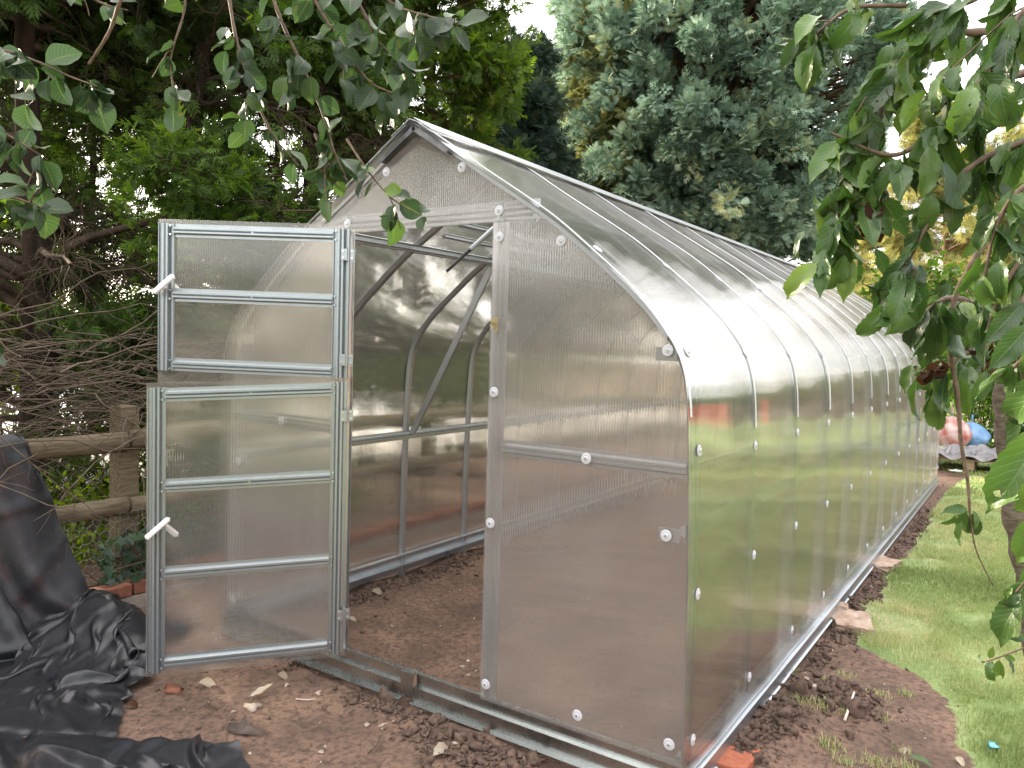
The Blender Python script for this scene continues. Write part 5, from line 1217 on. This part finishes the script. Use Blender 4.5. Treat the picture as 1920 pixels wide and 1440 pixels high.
for k, (u, v, r) in enumerate([(690, 1355, .011), (717, 1363, .009), (853, 1408, .011), (805, 1415, .010), (437, 1322, .010), (537, 1280, .010), (866, 1240, .012), (878, 1257, .010), (893, 1248, .008), (735, 1170, .010), (610, 1385, .008), (1510, 1300, .011), (1560, 1290, .008), (602, 1396, .010), (582, 1437, .012), (1696, 1405, .013), (470, 1400, .008), (700, 1280, .009)]):
    stone('small pale stone lying loose on the brown soil', u, v, r, 640+k, grp)
def ground_leaf(label, u, v, L, seed, tmpl, mat, az, tilt=.25, tone=.6, group=None, name='fallen_leaf', cat='leaf'):
    g = gnd(u, v); rng = R_(seed); P = np.array([[0, 0, 0.]]); X = np.array([[math.cos(az), math.sin(az), tilt*.3]]); V, F, t_, uv = scatter(tmpl[0], tmpl[1], P, X, np.array([[.1, -tilt, 1.]]), np.array([L]), np.array([tone]), tmpl[2])
    o = link(name, np_mesh(name, V, F, t_, uv), M[mat], None, True); o.location = (g[0], g[1], float(gz(g[0], g[1]))+.010+L*.08); return tag(o, label, cat, group)
DL = [leaf_template(11, .5, .7, 1.0, .5, 2, .03), leaf_template(11, .42, .5, -.9, -.3, 2, .03), leaf_template(11, .6, .9, 1.4, .2, 2, .05)]
ground_leaf('bleached curled leaf lying below the lower door leaf', 370, 1275, .085, 651, DL[0], 'dry_leaf', .5, tone=.7)
ground_leaf('long pale dry leaf on the soil right of the door corner', 465, 1302, .105, 652, DL[1], 'dry_leaf', .9, tone=.9)
ground_leaf('jagged pale leaf at the bottom edge in front of the sill', 808, 1434, .09, 653, DL[2], 'dry_leaf', 1.2, .6, tone=.9)
ground_leaf('small tan dry leaf against the door sill', 520, 1268, .06, 654, DL[0], 'dry_leaf', .1, tone=.4)
ground_leaf('narrow dry leaf on the soil in front of the sill', 707, 1362, .045, 655, DL[1], 'dry_leaf', .5, .1, tone=.7)
ground_leaf('green fallen leaf on the bare patch at the lower right', 1700, 1420, .085, 656, CH[3], 'cherry', -.3, .2, tone=.5)
ground_leaf('pale papery leaf beside the green fallen one', 1790, 1418, .05, 657, DL[0], 'dry_leaf', -.8, .3, tone=.8)
ground_leaf('rolled brown leaf near the black sheet', 235, 1318, .05, 658, DL[2], 'dead_leaf', .7, .5, tone=.9)
ground_leaf('tan leaf scraps inside the doorway by the left post', 695, 1115, .07, 659, DL[2], 'dry_leaf', .4, .4, tone=.5)
ground_leaf('dry leaf inside the doorway near the foot of the hinge post', 652, 1160, .05, 660, DL[0], 'dry_leaf', .3, .3, tone=.7)
# scrap of brown fabric poking out of the soil
g = gnd(440, 1358); V = np.array([(0, 0, .0), (.055, .03, .055), (.06, .0, .004), (.15, .10, .012), (.10, .03, .03), (-.05, .01, .002)]); V = np.array([(-.06, .02, .0), (-.01, .03, .012), (.02, .035, .055), (.05, .02, .03), (.10, .03, .018), (.14, .05, .002), (.03, -.02, .0), (-.02, -.02, .002)])
M['scrap'] = mat_simple('brown_fabric', (.07, .055, .045), (.12, .095, .08), 30, .9, .2, .4)
o = link('fabric_scrap', np_mesh('fabric_scrap', V, [np.array([[0, 1, 7], [1, 2, 6], [1, 6, 7]]), np.array([[2, 3, 6, 6]])[:, :3], np.array([[3, 4, 6], [4, 5, 6]])]), M['scrap']); o.location = (g[0], g[1], float(gz(g[0], g[1]))+.004); so_ = o.modifiers.new('Solidify', 'SOLIDIFY'); so_.thickness = .0015; tag(o, 'pointed scrap of brown fabric sticking up from the soil', 'scrap')
def stick(label, pts, r, mat, name='stick'):
    p = np.array([[*(gnd(u, v)[:2]), 0] for u, v in pts]); p[:, 2] = gz(p[:, 0], p[:, 1])+r+.004+np.array([q*.012 for q in range(len(pts))]); c0 = p[0].copy(); P = smooth_path(p, 12)
    V, F = tubes((P-c0)[None], np.full((1, 12), r)*np.linspace(1, .7, 12), 6); o = link(name, np_mesh(name, V, F), M[mat], None, True); o.location = c0.tolist(); return tag(o, label, 'stick')
stick('short whitish curved stick on the bare patch right of the greenhouse', [(1583, 1357), (1592, 1345), (1600, 1328)], .006, 'chip')
stick('pale forked stalk on the soil left of the sill', [(555, 1306), (575, 1310), (592, 1314)], .003, 'chip')
stick('thin dark curved root in front of the sill plate', [(697, 1325), (698, 1340), (708, 1350)], .0022, 'twig_dead')
stick('bent dry stalk under the lower door', [(390, 1255), (375, 1262), (360, 1282)], .0022, 'twig_dead')
stick('thin grey twig below the black sheet on the soil', [(400, 1318), (410, 1325), (418, 1328)], .0025, 'twig_dead')
stick('dark twig lying near the bottom edge of the soil', [(690, 1405), (705, 1396), (715, 1388)], .0022, 'twig_dark')
M['blue_scrap'] = mat_simple('blue_scrap', (.10, .42, .62), (.22, .60, .80), 20, .4, .4, .2)
g = gnd(1862, 1402); V, F = clods(R_(671), np.zeros((1, 3)), np.array([.022])); V[:, 2] *= .4; o = link('plastic_scrap', np_mesh('plastic_scrap', V, F), M['blue_scrap']); o.location = (g[0], g[1], float(gz(g[0], g[1]))+.02); tag(o, 'bright blue plastic scrap on the lawn at the lower right', 'litter')
g = gnd(1793, 890); V, F = clods(R_(672), np.zeros((1, 3)), np.array([.06])); V[:, 2] *= .25; o = link('plastic_scrap', np_mesh('plastic_scrap', V, F), M['white_plastic']); o.location = (g[0], g[1], .03); tag(o, 'white scrap on the lawn in front of the pallet', 'litter')
